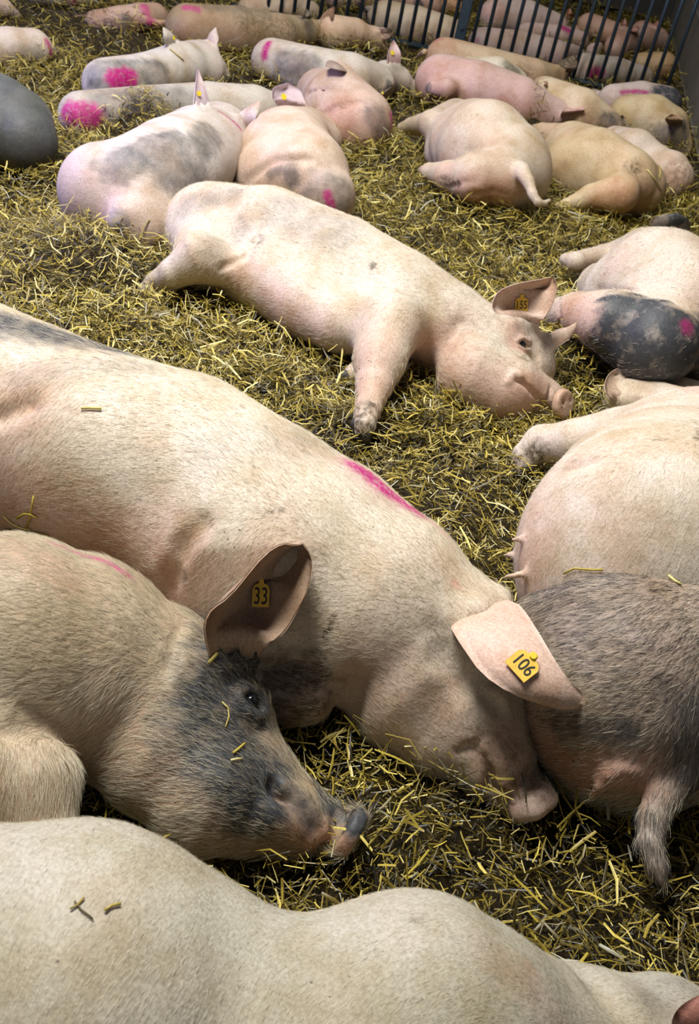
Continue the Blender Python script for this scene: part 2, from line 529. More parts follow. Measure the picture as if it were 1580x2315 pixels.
def ear_tag(tg, V, F, base, parent):
    px, py, hpx, ang = tg['at'][0], tg['at'][1], tg['h'], math.radians(tg.get('ang', 0))
    tri = BVHTree.FromPolygons([Vector(v) for v in V], [tuple(int(i) for i in f) for f in F])
    hit, n, _, _ = tri.ray_cast(Vector(CAM), Vector(ray(px, py)))
    if hit is None:
        hit, n, _, _ = tri.find_nearest(Vector(at(px, py, 0.3)))
    n = Vector(n)
    view = (Vector(CAM) - hit).normalized()
    if n.dot(view) < 0: n = -n
    n = (n * tg.get('nw', 1.0) + view * 0.8).normalized()
    up = Vector(RIGHT * math.sin(ang) + UPV * math.cos(ang))
    up = (up - n * up.dot(n)).normalized()
    rt = up.cross(n)
    s = hpx * depth(hit) / FPX
    def out(o, lift):
        M = Matrix((rt, up, n)).transposed().to_4x4()
        M.translation = hit + n * lift - Vector(base)
        o.matrix_local = M
    bm = bmesh.new()
    if tg.get('button'):
        prof = [(0.5 * math.cos(a), 0.5 * math.sin(a)) for a in np.linspace(0, 2 * math.pi, 17)[:-1]]
    else:
        w = tg.get('w', 0.4)
        prof = [(-w, -0.5), (w, -0.5), (w * 1.04, 0.1), (w * .8, 0.27), (w * 0.32, 0.33), (w * 0.25, 0.5), (-w * .25, 0.5), (-w * .32, 0.33), (-w * .8, 0.27), (-w * 1.04, 0.1)]
    f = bm.faces.new([bm.verts.new((x * s, y * s, 0)) for x, y in prof])
    g = bmesh.ops.extrude_face_region(bm, geom=[f])
    for v in [x for x in g['geom'] if isinstance(x, bmesh.types.BMVert)]: v.co.z += 0.0018
    bmesh.ops.recalc_face_normals(bm, faces=bm.faces)
    me = bpy.data.meshes.new('ear_tag'); bm.to_mesh(me); bm.free()
    o = link('ear_tag', me, TAGY if tg.get('button') else TAGM, parent)
    out(o, tg.get('lift', 0.006))
    if tg.get('text'):
        cu = bpy.data.curves.new('tag_number', 'FONT'); cu.body = tg['text']
        cu.size = s * tg.get('size', 0.6); cu.extrude = 0.0005; cu.align_x = 'CENTER'; cu.align_y = 'CENTER'; cu.offset = tg.get('bold', 0.0)
        cu.space_character = tg.get('space', 1.0)
        tmp = bpy.data.objects.new('tag_number', cu); COL.objects.link(tmp)
        bpy.context.view_layer.update()
        me_t = bpy.data.meshes.new_from_object(tmp.evaluated_get(bpy.context.evaluated_depsgraph_get()))
        bpy.data.objects.remove(tmp); me_t.materials.clear(); me_t.name = 'tag_number'
        to = link('tag_number', me_t, INK, o)
        to.location = (0, tg.get('ty', -0.1) * s, 0.0022)
        to.scale = (tg.get('sx', 0.75), 1, 1)
        if tg.get('tr'): to.rotation_euler = (0, 0, math.radians(tg['tr']))
    if tg.get('stud'):
        bm = bmesh.new()
        bmesh.ops.create_cone(bm, cap_ends=True, segments=18, radius1=s * 0.15, radius2=s * 0.11, depth=0.005)
        sm = bpy.data.meshes.new('stud'); bm.to_mesh(sm); bm.free()
        so = link('stud', sm, TAGY, o)
        so.location = (0, 0.36 * s, 0.003)

def grow_hair(o, V, F, base, ch, hair, flow):
    n, ln, rad, kind = hair
    tri = np.concatenate([F[:, [0, 1, 2]], F[:, [0, 2, 3]]])
    A, B, C = V[tri[:, 0]], V[tri[:, 1]], V[tri[:, 2]]
    nn = np.cross(B - A, C - A); ar = np.linalg.norm(nn, axis=1)
    nn = nn / np.maximum(ar, 1e-12)[:, None]
    cen = (A + B + C) / 3
    vis = ((CAM - cen) * nn).sum(1) / np.linalg.norm(CAM - cen, axis=1) > -0.35
    dpt = (cen - CAM) @ FWD
    px = W / 2 + (cen - CAM) @ RIGHT / dpt * FPX; py = H / 2 - (cen - CAM) @ UPV / dpt * FPX
    vis &= (px > -350) & (px < W + 650) & (py > -350) & (py < H + 350) & (dpt > 0.2)
    pr = ar * vis * (1 - np.clip(ch['bald'][tri[:, 0]], 0, 1)) * (1 - 0.65 * np.clip(ch['paint'][tri[:, 0]], 0, 1)) * (1 - 0.75 * np.clip(ch['pink'][tri[:, 0]], 0, 1) * (kind == 'g')); pr = pr / pr.sum()
    pick = RNG.choice(len(tri), n, p=pr)
    u, v = RNG.random((2, n)); fl = u + v > 1; u[fl], v[fl] = 1 - u[fl], 1 - v[fl]
    P = A[pick] + (B - A)[pick] * u[:, None] + (C - A)[pick] * v[:, None]
    N = nn[pick]
    # flow: list of (px,py)->(px,py) arrows given as surface points
    FP, FD = flow
    d2 = ((P[:, None, :] - FP[None]) ** 2).sum(2) + 1e-4
    wgt = 1 / d2 ** 2
    T = (wgt[..., None] * FD[None]).sum(1)
    T = T - N * (T * N).sum(1, keepdims=True)
    T /= np.maximum(np.linalg.norm(T, axis=1, keepdims=True), 1e-6)
    S = np.cross(N, T)
    clump = np.sin(P[:, 0] * 55 + np.sin(P[:, 1] * 47) * 1.5) * np.cos(P[:, 1] * 61 + P[:, 2] * 50)
    ang = RNG.normal(0, 0.20, n) + clump * 0.10
    L = ln * RNG.uniform(0.55, 1.2, n)
    lift = RNG.uniform(0.15, 0.42, n)
    D = T * np.cos(ang)[:, None] + S * np.sin(ang)[:, None]
    pts = np.zeros((n, 4, 3), np.float32)
    for i in range(4):
        s = i / 3
        pts[:, i] = P + (D * s + N * (lift * (s - 0.45 * s * s))[:, None]) * L[:, None] - N * 0.001
    dk = ch['dark'][tri[pick, 0]]
    isd = RNG.random(n) < np.clip(dk * (0.85 if kind == 'g' else 0.45), 0, 0.8) + hair_dark.get(kind, 0)
    for nm, sel, mat in (('bristle_coat', ~isd, HAIR_W if kind == 'w' else HAIR_L), ('dark_bristles', isd, HAIR_D)):
        q = pts[sel]
        if len(q) < 50: continue
        hc = bpy.data.hair_curves.new(nm)
        hc.add_curves([4] * len(q))
        hc.attributes['position'].data.foreach_set('vector', (q - base).astype(np.float32).ravel())
        ra = hc.attributes.get('radius') or hc.attributes.new('radius', 'FLOAT', 'POINT')
        ra.data.foreach_set('value', np.tile(np.array([1, 0.9, 0.7, 0.25], np.float32) * rad, len(q)))
        ho = link(nm, hc, mat, o)
        ho['kind'] = 'stuff'
hair_dark = {'l': 0.03, 'w': 0.02, 'g': 0.50}

def arrows(ops, lst):
    P, _ = trace(ops, [a[:2] for a in lst]); Q, _ = trace(ops, [a[2:] for a in lst])
    D = Q - P; D /= np.maximum(np.linalg.norm(D, axis=1, keepdims=True), 1e-6)
    return P.astype(np.float32), D.astype(np.float32)

FLOW = {
    'auto155': [(1230, 880, 1190, 850), (1150, 800, 1090, 770), (1000, 740, 920, 690), (800, 610, 700, 560), (600, 530, 520, 500), (480, 480, 440, 520), (860, 800, 850, 860), (840, 880, 830, 930), (450, 570, 400, 600), (1080, 860, 1010, 820)],
    'auto106': [(1180, 1760, 1130, 1690), (1080, 1650, 1030, 1570), (1010, 1520, 940, 1440), (900, 1350, 800, 1290), (750, 1150, 650, 1060), (560, 1050, 440, 960), (560, 1280, 500, 1330), (300, 960, 180, 940), (250, 1150, 120, 1130), (80, 900, 20, 980), (100, 760, 20, 740), (760, 1450, 690, 1440), (950, 1640, 890, 1580)],
    'auto33': [(740, 1850, 690, 1800), (650, 1780, 600, 1730), (560, 1640, 500, 1610), (480, 1560, 410, 1530), (560, 1850, 480, 1820), (430, 1800, 340, 1790), (400, 1640, 320, 1620), (330, 1420, 240, 1370), (150, 1450, 50, 1420), (200, 1300, 100, 1260), (250, 1600, 190, 1650), (60, 1560, 0, 1560), (60, 1720, 60, 1800)],
    'autonear': [(1450, 2260, 1380, 2250), (1200, 2250, 1120, 2210), (1000, 2150, 930, 2180), (800, 2200, 740, 2260), (500, 2150, 440, 2230), (250, 2050, 180, 2140), (50, 2050, 10, 2150)],
    'autogrey': [(1500, 1400, 1440, 1430), (1300, 1350, 1240, 1380), (1400, 1500, 1310, 1510), (1250, 1500, 1190, 1520), (1450, 1620, 1370, 1630), (1300, 1650, 1230, 1650), (1560, 1650, 1520, 1720), (1490, 1800, 1475, 1850), (1475, 1880, 1485, 1940), (1380, 1800, 1330, 1800)],
    'autobelly': [(1480, 900, 1500, 960), (1450, 1010, 1400, 1020), (1330, 990, 1270, 1000), (1500, 1050, 1480, 1110), (1400, 1150, 1360, 1210), (1520, 1200, 1480, 1260), (1250, 1200, 1220, 1260), (1350, 1260, 1320, 1300)],
    'auto7': [(1500, 560, 1480, 620), (1400, 580, 1350, 590), (1400, 640, 1370, 650), (1500, 700, 1440, 690), (1450, 760, 1400, 740), (1320, 710, 1280, 710), (1550, 780, 1520, 800)],
}
def FLOWS(name, ops):
    return arrows(ops, FLOW[name])

PINKISH = (0.67, 0.595, 0.50)
CREAM = (0.63, 0.56, 0.48)
WHITE = (0.45, 0.435, 0.36)
TANX = (0.56, 0.40, 0.26)
ROSE = (0.66, 0.46, 0.40)
GREYISH = (0.50, 0.44, 0.36)

# --- the pig in the middle, tag 155
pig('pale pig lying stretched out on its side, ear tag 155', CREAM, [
    (0.05, [(470, 520, 104), (600, 548, 128), (760, 620, 134), (890, 688, 128), (1000, 745, 112), (1095, 795, 98)]),
    (0.03, [(1150, 790, 88), (1195, 832, 62)]),
    (0.04, [(1075, 848, 92), (1130, 878, 80)]),
    (0.03, [(1155, 873, 78), (1222, 902, 51), (1262, 912, 37)]),
    (0.07, [(490, 530, 100), (455, 580, 66, 0.14)]),
    (0.03, [(450, 585, 62, 0.17), (395, 616, 36, 0.12), (352, 640, 25, 0.06), (330, 655, 19, 0.035)]),
    (0.02, [(520, 620, 40, 0.10), (440, 628, 24, 0.05), (392, 640, 18, 0.03)]),
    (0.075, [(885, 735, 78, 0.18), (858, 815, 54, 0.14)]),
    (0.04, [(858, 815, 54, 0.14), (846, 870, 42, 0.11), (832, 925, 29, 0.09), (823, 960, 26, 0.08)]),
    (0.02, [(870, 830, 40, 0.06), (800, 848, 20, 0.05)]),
    (0.11, [(590, 630, 72, 0.13), (690, 690, 76, 0.13), (760, 735, 62, 0.13)]),
    ],
    k=0.04, vox=0.006,
    discs=[(0.018, 1272, 913, 0.085, 34, 0.012, RIGHT * 0.68 - UPV * 0.15 - FWD * 0.70)],
    grooves=[(0.008, 0.001, 0.014, [(582, 540), (555, 580), (500, 606)]),
             (0.0075, 0.003, 0.006, [(1163, 856), (1180, 862), (1202, 884), (1224, 908), (1246, 934)]),
             (0.0085, 0.006, 0.004, [(1275, 908), (1276, 909)]), (0.007, 0.004, 0.004, [(1292, 903)]),
             (0.006, 0.0, 0.008, [(1245, 875), (1240, 900), (1246, 928)]),
             (0.007, -0.002, 0.010, [(1170, 770), (1184, 776), (1198, 786)]),
             (0.010, -0.002, 0.03, [(1040, 730), (1010, 790), (985, 850)]),
             ],
    ridges=[(0.006, 0.001, 0.008, [(1166, 772), (1180, 764), (1198, 772)]), (0.005, 0.001, 0.008, [(1170, 784), (1184, 792), (1198, 790)]), (0.009, 0.004, 0.012, [(1150, 862), (1160, 846), (1176, 848)])],
    eyes=[(1184, 778, 11, 0.60)],
    hooves=[[(824, 965, 21, 0.075), (826, 993, 12, 0.05)], [(808, 960, 18, 0.075), (806, 985, 10, 0.05)], [(800, 848, 19, 0.05), (772, 852, 13, 0.04)],
            [(330, 655, 17, 0.035), (312, 668, 10, 0.02)]],
    marks=[('pink', [(1000, 800), (1060, 880), (1150, 900), (1250, 910)], 70, 0.75, 1.0), ('pink', [(560, 640), (700, 740)], 60, 0.6, 1.0), ('pink', [(850, 760), (840, 860)], 55, 0.6, 1.0),
           ('pink', [(1175, 770)], 45, 0.9, 0.8),
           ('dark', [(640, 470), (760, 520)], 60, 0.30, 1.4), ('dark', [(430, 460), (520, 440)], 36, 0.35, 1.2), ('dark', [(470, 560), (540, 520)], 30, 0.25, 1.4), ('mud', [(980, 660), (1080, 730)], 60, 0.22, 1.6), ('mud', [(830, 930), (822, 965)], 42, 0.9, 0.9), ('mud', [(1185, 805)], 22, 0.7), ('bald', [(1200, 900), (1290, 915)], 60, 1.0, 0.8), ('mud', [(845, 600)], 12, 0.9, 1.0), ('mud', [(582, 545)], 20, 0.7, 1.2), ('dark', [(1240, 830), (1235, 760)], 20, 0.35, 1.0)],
    ears=[dict(L=[(1150, 728, None), (1122, 712, 0.23), (1112, 688, 0.25), (1128, 658, 0.29), (1165, 642, 0.32), (1215, 632, 0.335), (1250, 626, 0.34)],
               R=[(1212, 732, None), (1226, 722, 0.235), (1240, 705, 0.26), (1250, 685, 0.285), (1257, 662, 0.31), (1258, 640, 0.33), (1250, 626, 0.34)], root=0.010, bulge=-0.05, pink=0.75,
               tags=[dict(at=(1179, 685), h=38, ang=4, text='155', size=0.66, sx=0.72, w=0.36, ty=-0.12)]),
          dict(L=[(1238, 755, None), (1262, 745, 0.17), (1285, 738, 0.19), (1304, 728, 0.20)],
               R=[(1248, 790, None), (1275, 775, 0.15), (1296, 755, 0.17), (1304, 728, 0.20)], root=0.008, bulge=0.012, pink=0.4)],
    hair=(16000, 0.020, 0.00022, 'l'), flow='auto155')

# --- the large pig with tag 106
pig('large pale pig with orange ear tag 106 and magenta streak along its back', PINKISH, [
    (0.06, [(-330, 800, 255), (-150, 880, 262), (40, 968, 258), (230, 1045, 258), (395, 1095, 258), (560, 1195, 256), (700, 1270, 245), (850, 1375, 232), (950, 1450, 205)]),
    (0.09, [(-160, 960, 190, 0.20), (-60, 1030, 130, 0.17)]),
    (0.09, [(560, 1290, 185, 0.20), (560, 1420, 110, 0.14)]),
    (0.05, [(1000, 1490, 186), (1060, 1560, 150)]),
    (0.05, [(935, 1580, 142), (990, 1640, 120)]),
    (0.04, [(1060, 1620, 140), (1110, 1710, 105), (1160, 1775, 70), (1186, 1798, 60)]),
    (0.02, [(600, 1560, 66, 0.08), (670, 1568, 74, 0.08), (700, 1575, 62, 0.08)]),
    ],
    k=0.05, vox=0.006,
    discs=[(0.014, 1200, 1808, 0.060, 56, 0.016, RIGHT * 0.48 - UPV * 0.86 - FWD * 0.1)],
    grooves=[(0.011, -0.003, 0.030, [(455, 1185), (405, 1240), (384, 1300), (380, 1330)]),
             (0.014, -0.004, 0.04, [(792, 1612), (788, 1570), (806, 1528)]),
             (0.013, -0.004, 0.04, [(1000, 1430), (1010, 1480), (1050, 1540)]),
             (0.010, -0.002, 0.02, [(1120, 1560), (1105, 1580), (1120, 1600)]),
             (0.012, 0.001, 0.012, [(1082, 1690), (1100, 1700), (1118, 1735), (1110, 1790)]), (0.008, 0.001, 0.008, [(1040, 1700), (1060, 1690)]),
             (0.010, -0.002, 0.03, [(0, 945), (60, 915)]),
             (0.006, -0.001, 0.010, [(1180, 1770), (1215, 1760)])],
    ridges=[(0.010, 0.004, 0.014, [(1100, 1690), (1130, 1720), (1140, 1770)]), (0.007, 0.003, 0.010, [(1110, 1560), (1135, 1572), (1150, 1600)]), (0.012, 0.006, 0.02, [(1168, 1846), (1210, 1836), (1250, 1815)])],
    marks=[('paint', [(812, 1056), (868, 1102), (938, 1152)], 40, 1.0, 1.3), ('paint', [(810, 1066), (880, 1120)], 50, 0.22, 1.6), ('paint', [(960, 1168), (1010, 1210)], 14, 0.4, 1.5),
           ('dark', [(0, 725), (120, 755), (270, 790)], 66, 0.85, 1.1), ('dark', [(60, 850), (330, 830)], 40, 0.28, 1.6),
           ('pink', [(0, 1120), (200, 1240), (380, 1290)], 120, 0.85, 1.2), ('pink', [(0, 930)], 120, 0.7, 1.2), ('pink', [(850, 1560), (950, 1640)], 120, 0.6, 1.0),
           ('pink', [(1120, 1700), (1200, 1830)], 70, 0.9, 1.0), ('pink', [(430, 1250), (450, 1330)], 60, 0.6, 1.0), ('bald', [(1160, 1800), (1230, 1820)], 50, 1.0, 0.8), ('mud', [(598, 1163), (640, 1152)], 7, 1.0, 0.9), ('mud', [(550, 918)], 10, 1.0, 0.9), ('mud', [(428, 832)], 7, 1, 0.9), ('pink', [(1030, 1320)], 14, 1.0, 1.0), ('pink', [(660, 1560)], 80, 1.0, 0.8),
           ('mud', [(1100, 1690), (1180, 1760)], 60, 0.55, 1.0), ('mud', [(1185, 1800), (1230, 1800)], 26, 0.5, 1.0), ('mud', [(680, 1560)], 90, 1.0, 1.0), ('dark', [(660, 1570)], 90, 0.55, 1.0), ('mud', [(400, 1315), (412, 1300)], 11, 1, 0.8), ('mud', [(700, 1020)], 14, 0.6, 1.2), ('dark', [(500, 1010), (720, 1000)], 70, 0.22, 1.6), ('mud', [(1030, 1440), (1010, 1500)], 30, 0.35, 1.6), ('mud', [(755, 1400), (735, 1440)], 9, 1, 0.8)],  # tucked foreleg gets painted shade over mud; so does the hollow by the ear
    ears=[dict(L=[(1075, 1385, None), (1030, 1392, 0.265), (1020, 1428, 0.27), (1050, 1480, 0.28), (1090, 1532, 0.28), (1150, 1565, 0.275), (1215, 1574, 0.268), (1275, 1572, 0.262), (1318, 1588, 0.252), (1357, 1600, 0.245)],
               R=[(1140, 1345, None), (1172, 1368, 0.29), (1200, 1405, 0.305), (1225, 1445, 0.315), (1250, 1488, 0.312), (1280, 1532, 0.30), (1308, 1560, 0.28), (1330, 1574, 0.262), (1346, 1585, 0.252), (1357, 1600, 0.245)],
               root=0.014, bulge=0.02, curl=0.012, pink=0.9, thick=0.007, tags=[dict(at=(1186, 1502), h=68, ang=48, text='106', size=0.66, sx=0.80, w=0.46, ty=-0.10, stud=True)])],
    hair=(48000, 0.020, 0.00015, 'l'), flow='auto106')

# --- the pig with the dark face, tag 33
pig('pig with sooty dark face and raised ear carrying tag 33', (0.48, 0.39, 0.285), [
    (0.06, [(-420, 1480, 300), (-200, 1490, 300), (20, 1485, 298), (165, 1495, 255), (320, 1545, 198)]),
    (0.05, [(215, 1650, 92, 0.09), (315, 1720, 98, 0.09)]),
    (0.05, [(400, 1600, 178), (458, 1625, 152)]),
    (0.05, [(415, 1720, 160), (470, 1790, 148), (540, 1820, 118)]),
    (0.045, [(505, 1690, 120), (580, 1770, 102), (668, 1838, 80), (735, 1868, 62), (764, 1876, 56)]),
    (0.03, [(600, 1870, 66), (665, 1895, 42)]),
    (0.05, [(-40, 1740, 150, 0.18), (55, 1770, 132, 0.17), (80, 1900, 105, 0.13)]),
    ],
    k=0.05, vox=0.006,
    discs=[(0.010, 792, 1882, 0.060, 60, 0.013, RIGHT * 0.85 - UPV * 0.50 - FWD * 0.05)],
    grooves=[(0.010, -0.001, 0.010, [(556, 1570), (575, 1580), (594, 1602)]),
             (0.008, -0.002, 0.015, [(555, 1625), (580, 1652), (598, 1650)]),
             (0.013, 0.004, 0.010, [(620, 1776), (634, 1806), (662, 1834), (682, 1852)]), (0.010, 0.002, 0.010, [(682, 1852), (706, 1884), (728, 1918)]),
             (0.012, -0.004, 0.02, [(20, 1655), (90, 1640), (140, 1650), (170, 1690)]),
             (0.008, -0.003, 0.015, [(60, 1600), (120, 1625), (150, 1660)]),
             (0.008, -0.002, 0.014, [(420, 1400), (400, 1450), (380, 1520)]),
             (0.006, -0.001, 0.010, [(760, 1840), (752, 1880), (745, 1910)])],
    ridges=[(0.0075, 0.002, 0.010, [(540, 1568), (556, 1556), (580, 1562), (598, 1584), (604, 1606)]), (0.006, 0.002, 0.010, [(545, 1580), (560, 1602), (584, 1618), (600, 1616)]),
            (0.013, 0.005, 0.016, [(650, 1778), (680, 1808), (700, 1840), (722, 1880)]), (0.016, 0.006, 0.02, [(615, 1840), (650, 1862), (690, 1900)]), (0.012, 0.006, 0.02, [(620, 1860), (660, 1870), (700, 1895)])],
    eyes=[(574, 1582, 19, 0.52)],
    marks=[('dark', [(565, 1465), (525, 1570), (500, 1680), (570, 1760)], 126, 1.0, 0.9), ('dark', [(570, 1590)], 60, 0.8, 1.0), ('dark', [(640, 1790), (690, 1850)], 36, 0.8, 1.0),
           ('dark', [(740, 1790), (800, 1850)], 42, 1.0, 0.8), ('bald', [(790, 1860), (780, 1900)], 46, 1.0, 0.6), ('bald', [(574, 1582)], 24, 1.0, 0.5), ('bald', [(636, 1800), (680, 1850), (715, 1890)], 40, 0.85, 1.0), ('pink', [(615, 1880), (690, 1895)], 55, 1.0, 1.0), ('dark', [(560, 1480)], 60, 0.75, 1.0),
           ('pink', [(500, 1900), (650, 1900), (700, 1900)], 70, 0.9, 1.2), ('pink', [(250, 1700), (330, 1760)], 110, 0.6, 1.2), ('pink', [(30, 1250), (130, 1290)], 60, 0.6, 1.2), ('pink', [(775, 1910)], 24, 1, .8),
           ('paint', [(118, 1226), (228, 1264), (290, 1300)], 14, 0.9, 1.5)],
    ears=[dict(L=[(492, 1500, None), (466, 1450, 0.26), (458, 1405, 0.285), (486, 1358, 0.31), (540, 1306, 0.345), (600, 1252, 0.365), (645, 1232, 0.372), (684, 1230, 0.375)],
               R=[(585, 1488, None), (612, 1455, 0.25), (645, 1425, 0.27), (672, 1380, 0.29), (695, 1335, 0.32), (705, 1285, 0.345), (702, 1255, 0.36), (684, 1230, 0.375)],
               root=0.010, bulge=-0.075, curl=0.03, pink=0.6, thick=0.007, tags=[dict(at=(591, 1340), h=64, ang=2, lift=0.012, nw=0.3, text='33', size=0.84, sx=0.62, w=0.29, ty=-0.14)])],
    hair=(50000, 0.024, 0.00015, 'l'), flow='auto33')

# --- nearest pig, along the lower edge
pig('whitish pig nearest the camera, seen across its back', WHITE, [
    (0.06, [(-420, 2360, 540), (-60, 2340, 560), (150, 2340, 560), (310, 2370, 482), (470, 2440, 455), (700, 2480, 442), (900, 2440, 405)]),
    (0.06, [(940, 2310, 318, 0.21), (990, 2340, 312, 0.2)]),
    (0.06, [(1110, 2390, 300), (1260, 2400, 252)]),
    (0.05, [(1400, 2405, 222), (1500, 2395, 216), (1640, 2430, 170)]),
    ],
    k=0.06, vox=0.009,
    grooves=[(0.010, -0.003, 0.03, [(1330, 2200), (1370, 2240), (1420, 2310)])],
    marks=[('pink', [(1100, 2150), (1250, 2290)], 60, 0.5, 1.4), ('dark', [(1480, 2260), (1540, 2230)], 50, 0.3, 1.4), ('mud', [(940, 2075)], 16, 0.8, 1.0), ('pink', [(1200, 2200)], 40, 0.8, 1.2), ('mud', [(1330, 2210), (1390, 2270)], 20, 0.6, 1.2)],
    ears=[dict(L=[(1530, 2330, None), (1522, 2300, 0.27), (1545, 2270, 0.30), (1600, 2240, 0.33)],
               R=[(1640, 2370, None), (1660, 2330, 0.27), (1650, 2280, 0.31), (1600, 2240, 0.33)], bulge=0.02, pink=1.0, col=(0.42, 0.24, 0.18))],
    hair=(40000, 0.013, 0.00013, 'w'), flow='autonear')

# --- grey haired rump on the right
pig('grey bristled pig on the right with its tail toward us', (0.48, 0.40, 0.33), [
    (0.06, [(1430, 1545, 284), (1500, 1530, 284), (1600, 1485, 285), (1680, 1450, 250)]),
    (0.06, [(1385, 1650, 178), (1430, 1680, 158)]),
    (0.06, [(1330, 1455, 196), (1300, 1480, 178)]),
    (0.025, [(1545, 1715, 62, 0.2), (1502, 1790, 46, 0.17), (1476, 1850, 37, 0.15), (1470, 1905, 32, 0.135), (1484, 1955, 26, 0.12), (1498, 1992, 16, 0.11)]),
    ],
    k=0.05, vox=0.008,
    grooves=[(0.006, -0.001, 0.008, [(1400, 1765), (1420, 1752), (1444, 1756)]), (0.004, -0.001, 0.006, [(1350, 1735), (1385, 1718), (1425, 1722)])],
    ridges=[(0.012, 0.001, 0.014, [(1378, 1742), (1405, 1736), (1440, 1744)]), (0.012, -0.006, 0.014, [(1380, 1745), (1362, 1766)]), (0.007, -0.014, 0.012, [(1362, 1766), (1345, 1785)]), (0.010, 0.006, 0.014, [(1390, 1772), (1420, 1768)])],
    marks=[('dark', [(1260, 1330), (1420, 1380), (1540, 1500)], 150, 0.30, 1.2), ('dark', [(1270, 1640), (1420, 1650)], 34, 0.50, 1.2), ('dark', [(1570, 1600), (1570, 1750)], 60, 0.5, 1.2),
           ('pink', [(1210, 1660), (1300, 1750), (1440, 1750)], 66, 1.0, 1.0), ('pink', [(1395, 1755)], 50, 1.0, 0.8), ('pink', [(1210, 1570)], 50, 0.9, 1.2), ('dark', [(1480, 1850), (1490, 1960)], 50, 0.4, 1.0)],
    hair=(40000, 0.024, 0.00019, 'g'), flow='autogrey')

# --- pale belly on the right
pig('pale pig on the right lying on its side, teats and belly toward us', PINKISH, [
    (0.05, [(1495, 1090, 192), (1490, 1190, 280), (1492, 1274, 342), (1540, 1265, 325)]),
    (0.06, [(1580, 1080, 220), (1590, 1180, 270)]),
    (0.05, [(1460, 1010, 110), (1390, 995, 76)]),
    (0.03, [(1395, 990, 72, 0.20), (1300, 1000, 54, 0.15), (1225, 1005, 43, 0.10)]),
    (0.02, [(1225, 1005, 43, 0.10), (1188, 1030, 30, 0.07), (1186, 1055, 23, 0.05)]),
    (0.04, [(1540, 960, 90), (1480, 920, 62), (1420, 908, 55)]),
    (0.04, [(1540, 905, 55), (1640, 920, 45)]),
    ],
    k=0.05, vox=0.008,
    grooves=[(0.007, -0.001, 0.014, [(1296, 1056), (1340, 1044), (1390, 1018), (1425, 1000)]),
             (0.004, -0.001, 0.006, [(1212, 970), (1205, 1000), (1210, 1030)])],
    eyes=[(1522, 860, 7, 0.3)], teats=[(1185, 1214, 1158, 1219), (1162, 1252, 1141, 1257), (1192, 1296, 1140, 1304)],
    hooves=[[(1190, 1060, 20, 0.05), (1182, 1085, 11, 0.02)], [(1178, 1050, 18, 0.05), (1165, 1072, 10, 0.025)]],
    marks=[('pink', [(1200, 1220), (1180, 1290)], 80, 0.5, 1.4), ('pink', [(1300, 1040), (1400, 1010)], 30, 0.35, 1.2), ('pink', [(1570, 880)], 40, 0.9, 1.0),
           ('mud', [(1190, 1045), (1215, 1035)], 40, 0.9, 0.9), ('mud', [(1290, 1045)], 24, 0.6, 1.2), ('mud', [(1570, 950), (1578, 990)], 8, 1, 0.8), ('mud', [(1478, 993), (1530, 988)], 4, 1, 0.8),
           ('dark', [(1480, 1120), (1560, 1300)], 110, 0.15, 1.4)],
    ears=[dict(L=[(1392, 912, None), (1370, 888, 0), (1368, 862, 0), (1380, 842, 0), (1398, 832, 0)],
               R=[(1450, 892, None), (1446, 872, 0), (1436, 852, 0), (1420, 838, 0), (1398, 832, 0)], bulge=-0.02, pink=0.6, rise=0.35, root=0.01, mud=0.3)],
    hair=(26000, 0.018, 0.00015, 'l'), flow='autobelly')

# --- pig with a black patch at the right edge
pig('pale pig with a black haunch and magenta spot at the right', CREAM, [
    (0.06, [(1470, 600, 92), (1490, 660, 152), (1530, 715, 160), (1565, 740, 150)]),
    (0.05, [(1400, 665, 95), (1360, 650, 60)]),
    (0.04, [(1440, 590, 74), (1370, 590, 40), (1300, 590, 22, 0.10), (1278, 586, 15, 0.09)]),
    (0.07, [(1480, 775, 108, 0.2), (1390, 730, 76, 0.18)]),
    (0.03, [(1390, 730, 78, 0.21), (1305, 708, 50, 0.15), (1258, 705, 33, 0.10), (1240, 712, 28, 0.08)]),
    (0.03, [(1500, 790, 80, 0.13), (1400, 790, 45, 0.07)]),
    (0.02, [(1455, 805, 44, 0.17), (1430, 825, 26, 0.12)]),
    ],
    k=0.05, vox=0.010,
    grooves=[(0.008, -0.002, 0.014, [(1262, 668), (1350, 655), (1450, 662), (1540, 690)]), (0.006, -0.001, 0.01, [(1262, 690), (1266, 720), (1268, 745)])],
    marks=[('dark', [(1420, 720), (1500, 750), (1560, 800), (1640, 800)], 80, 1.0, 0.5), ('dark', [(1380, 810), (1460, 850), (1600, 850), (1640, 760)], 75, 1.0, 0.4), ('paint', [(1556, 740)], 20, 0.6, 1.0), ('bald', [(1440, 740), (1540, 790), (1620, 800)], 85, 0.8, 0.5), ('pink', [(1280, 710), (1330, 740)], 60, 0.8, 1.0)],
    ears=[dict(L=[(1478, 520, 0.24), (1470, 500, 0.27), (1490, 488, 0.29), (1530, 484, 0.30)],
               R=[(1560, 520, 0.24), (1560, 505, 0.27), (1552, 494, 0.29), (1530, 484, 0.30)], bulge=0.01, dark=0.8)],
    hair=(9000, 0.018, 0.00032, 'l'), flow='auto7')
GROW[0] = 1.075
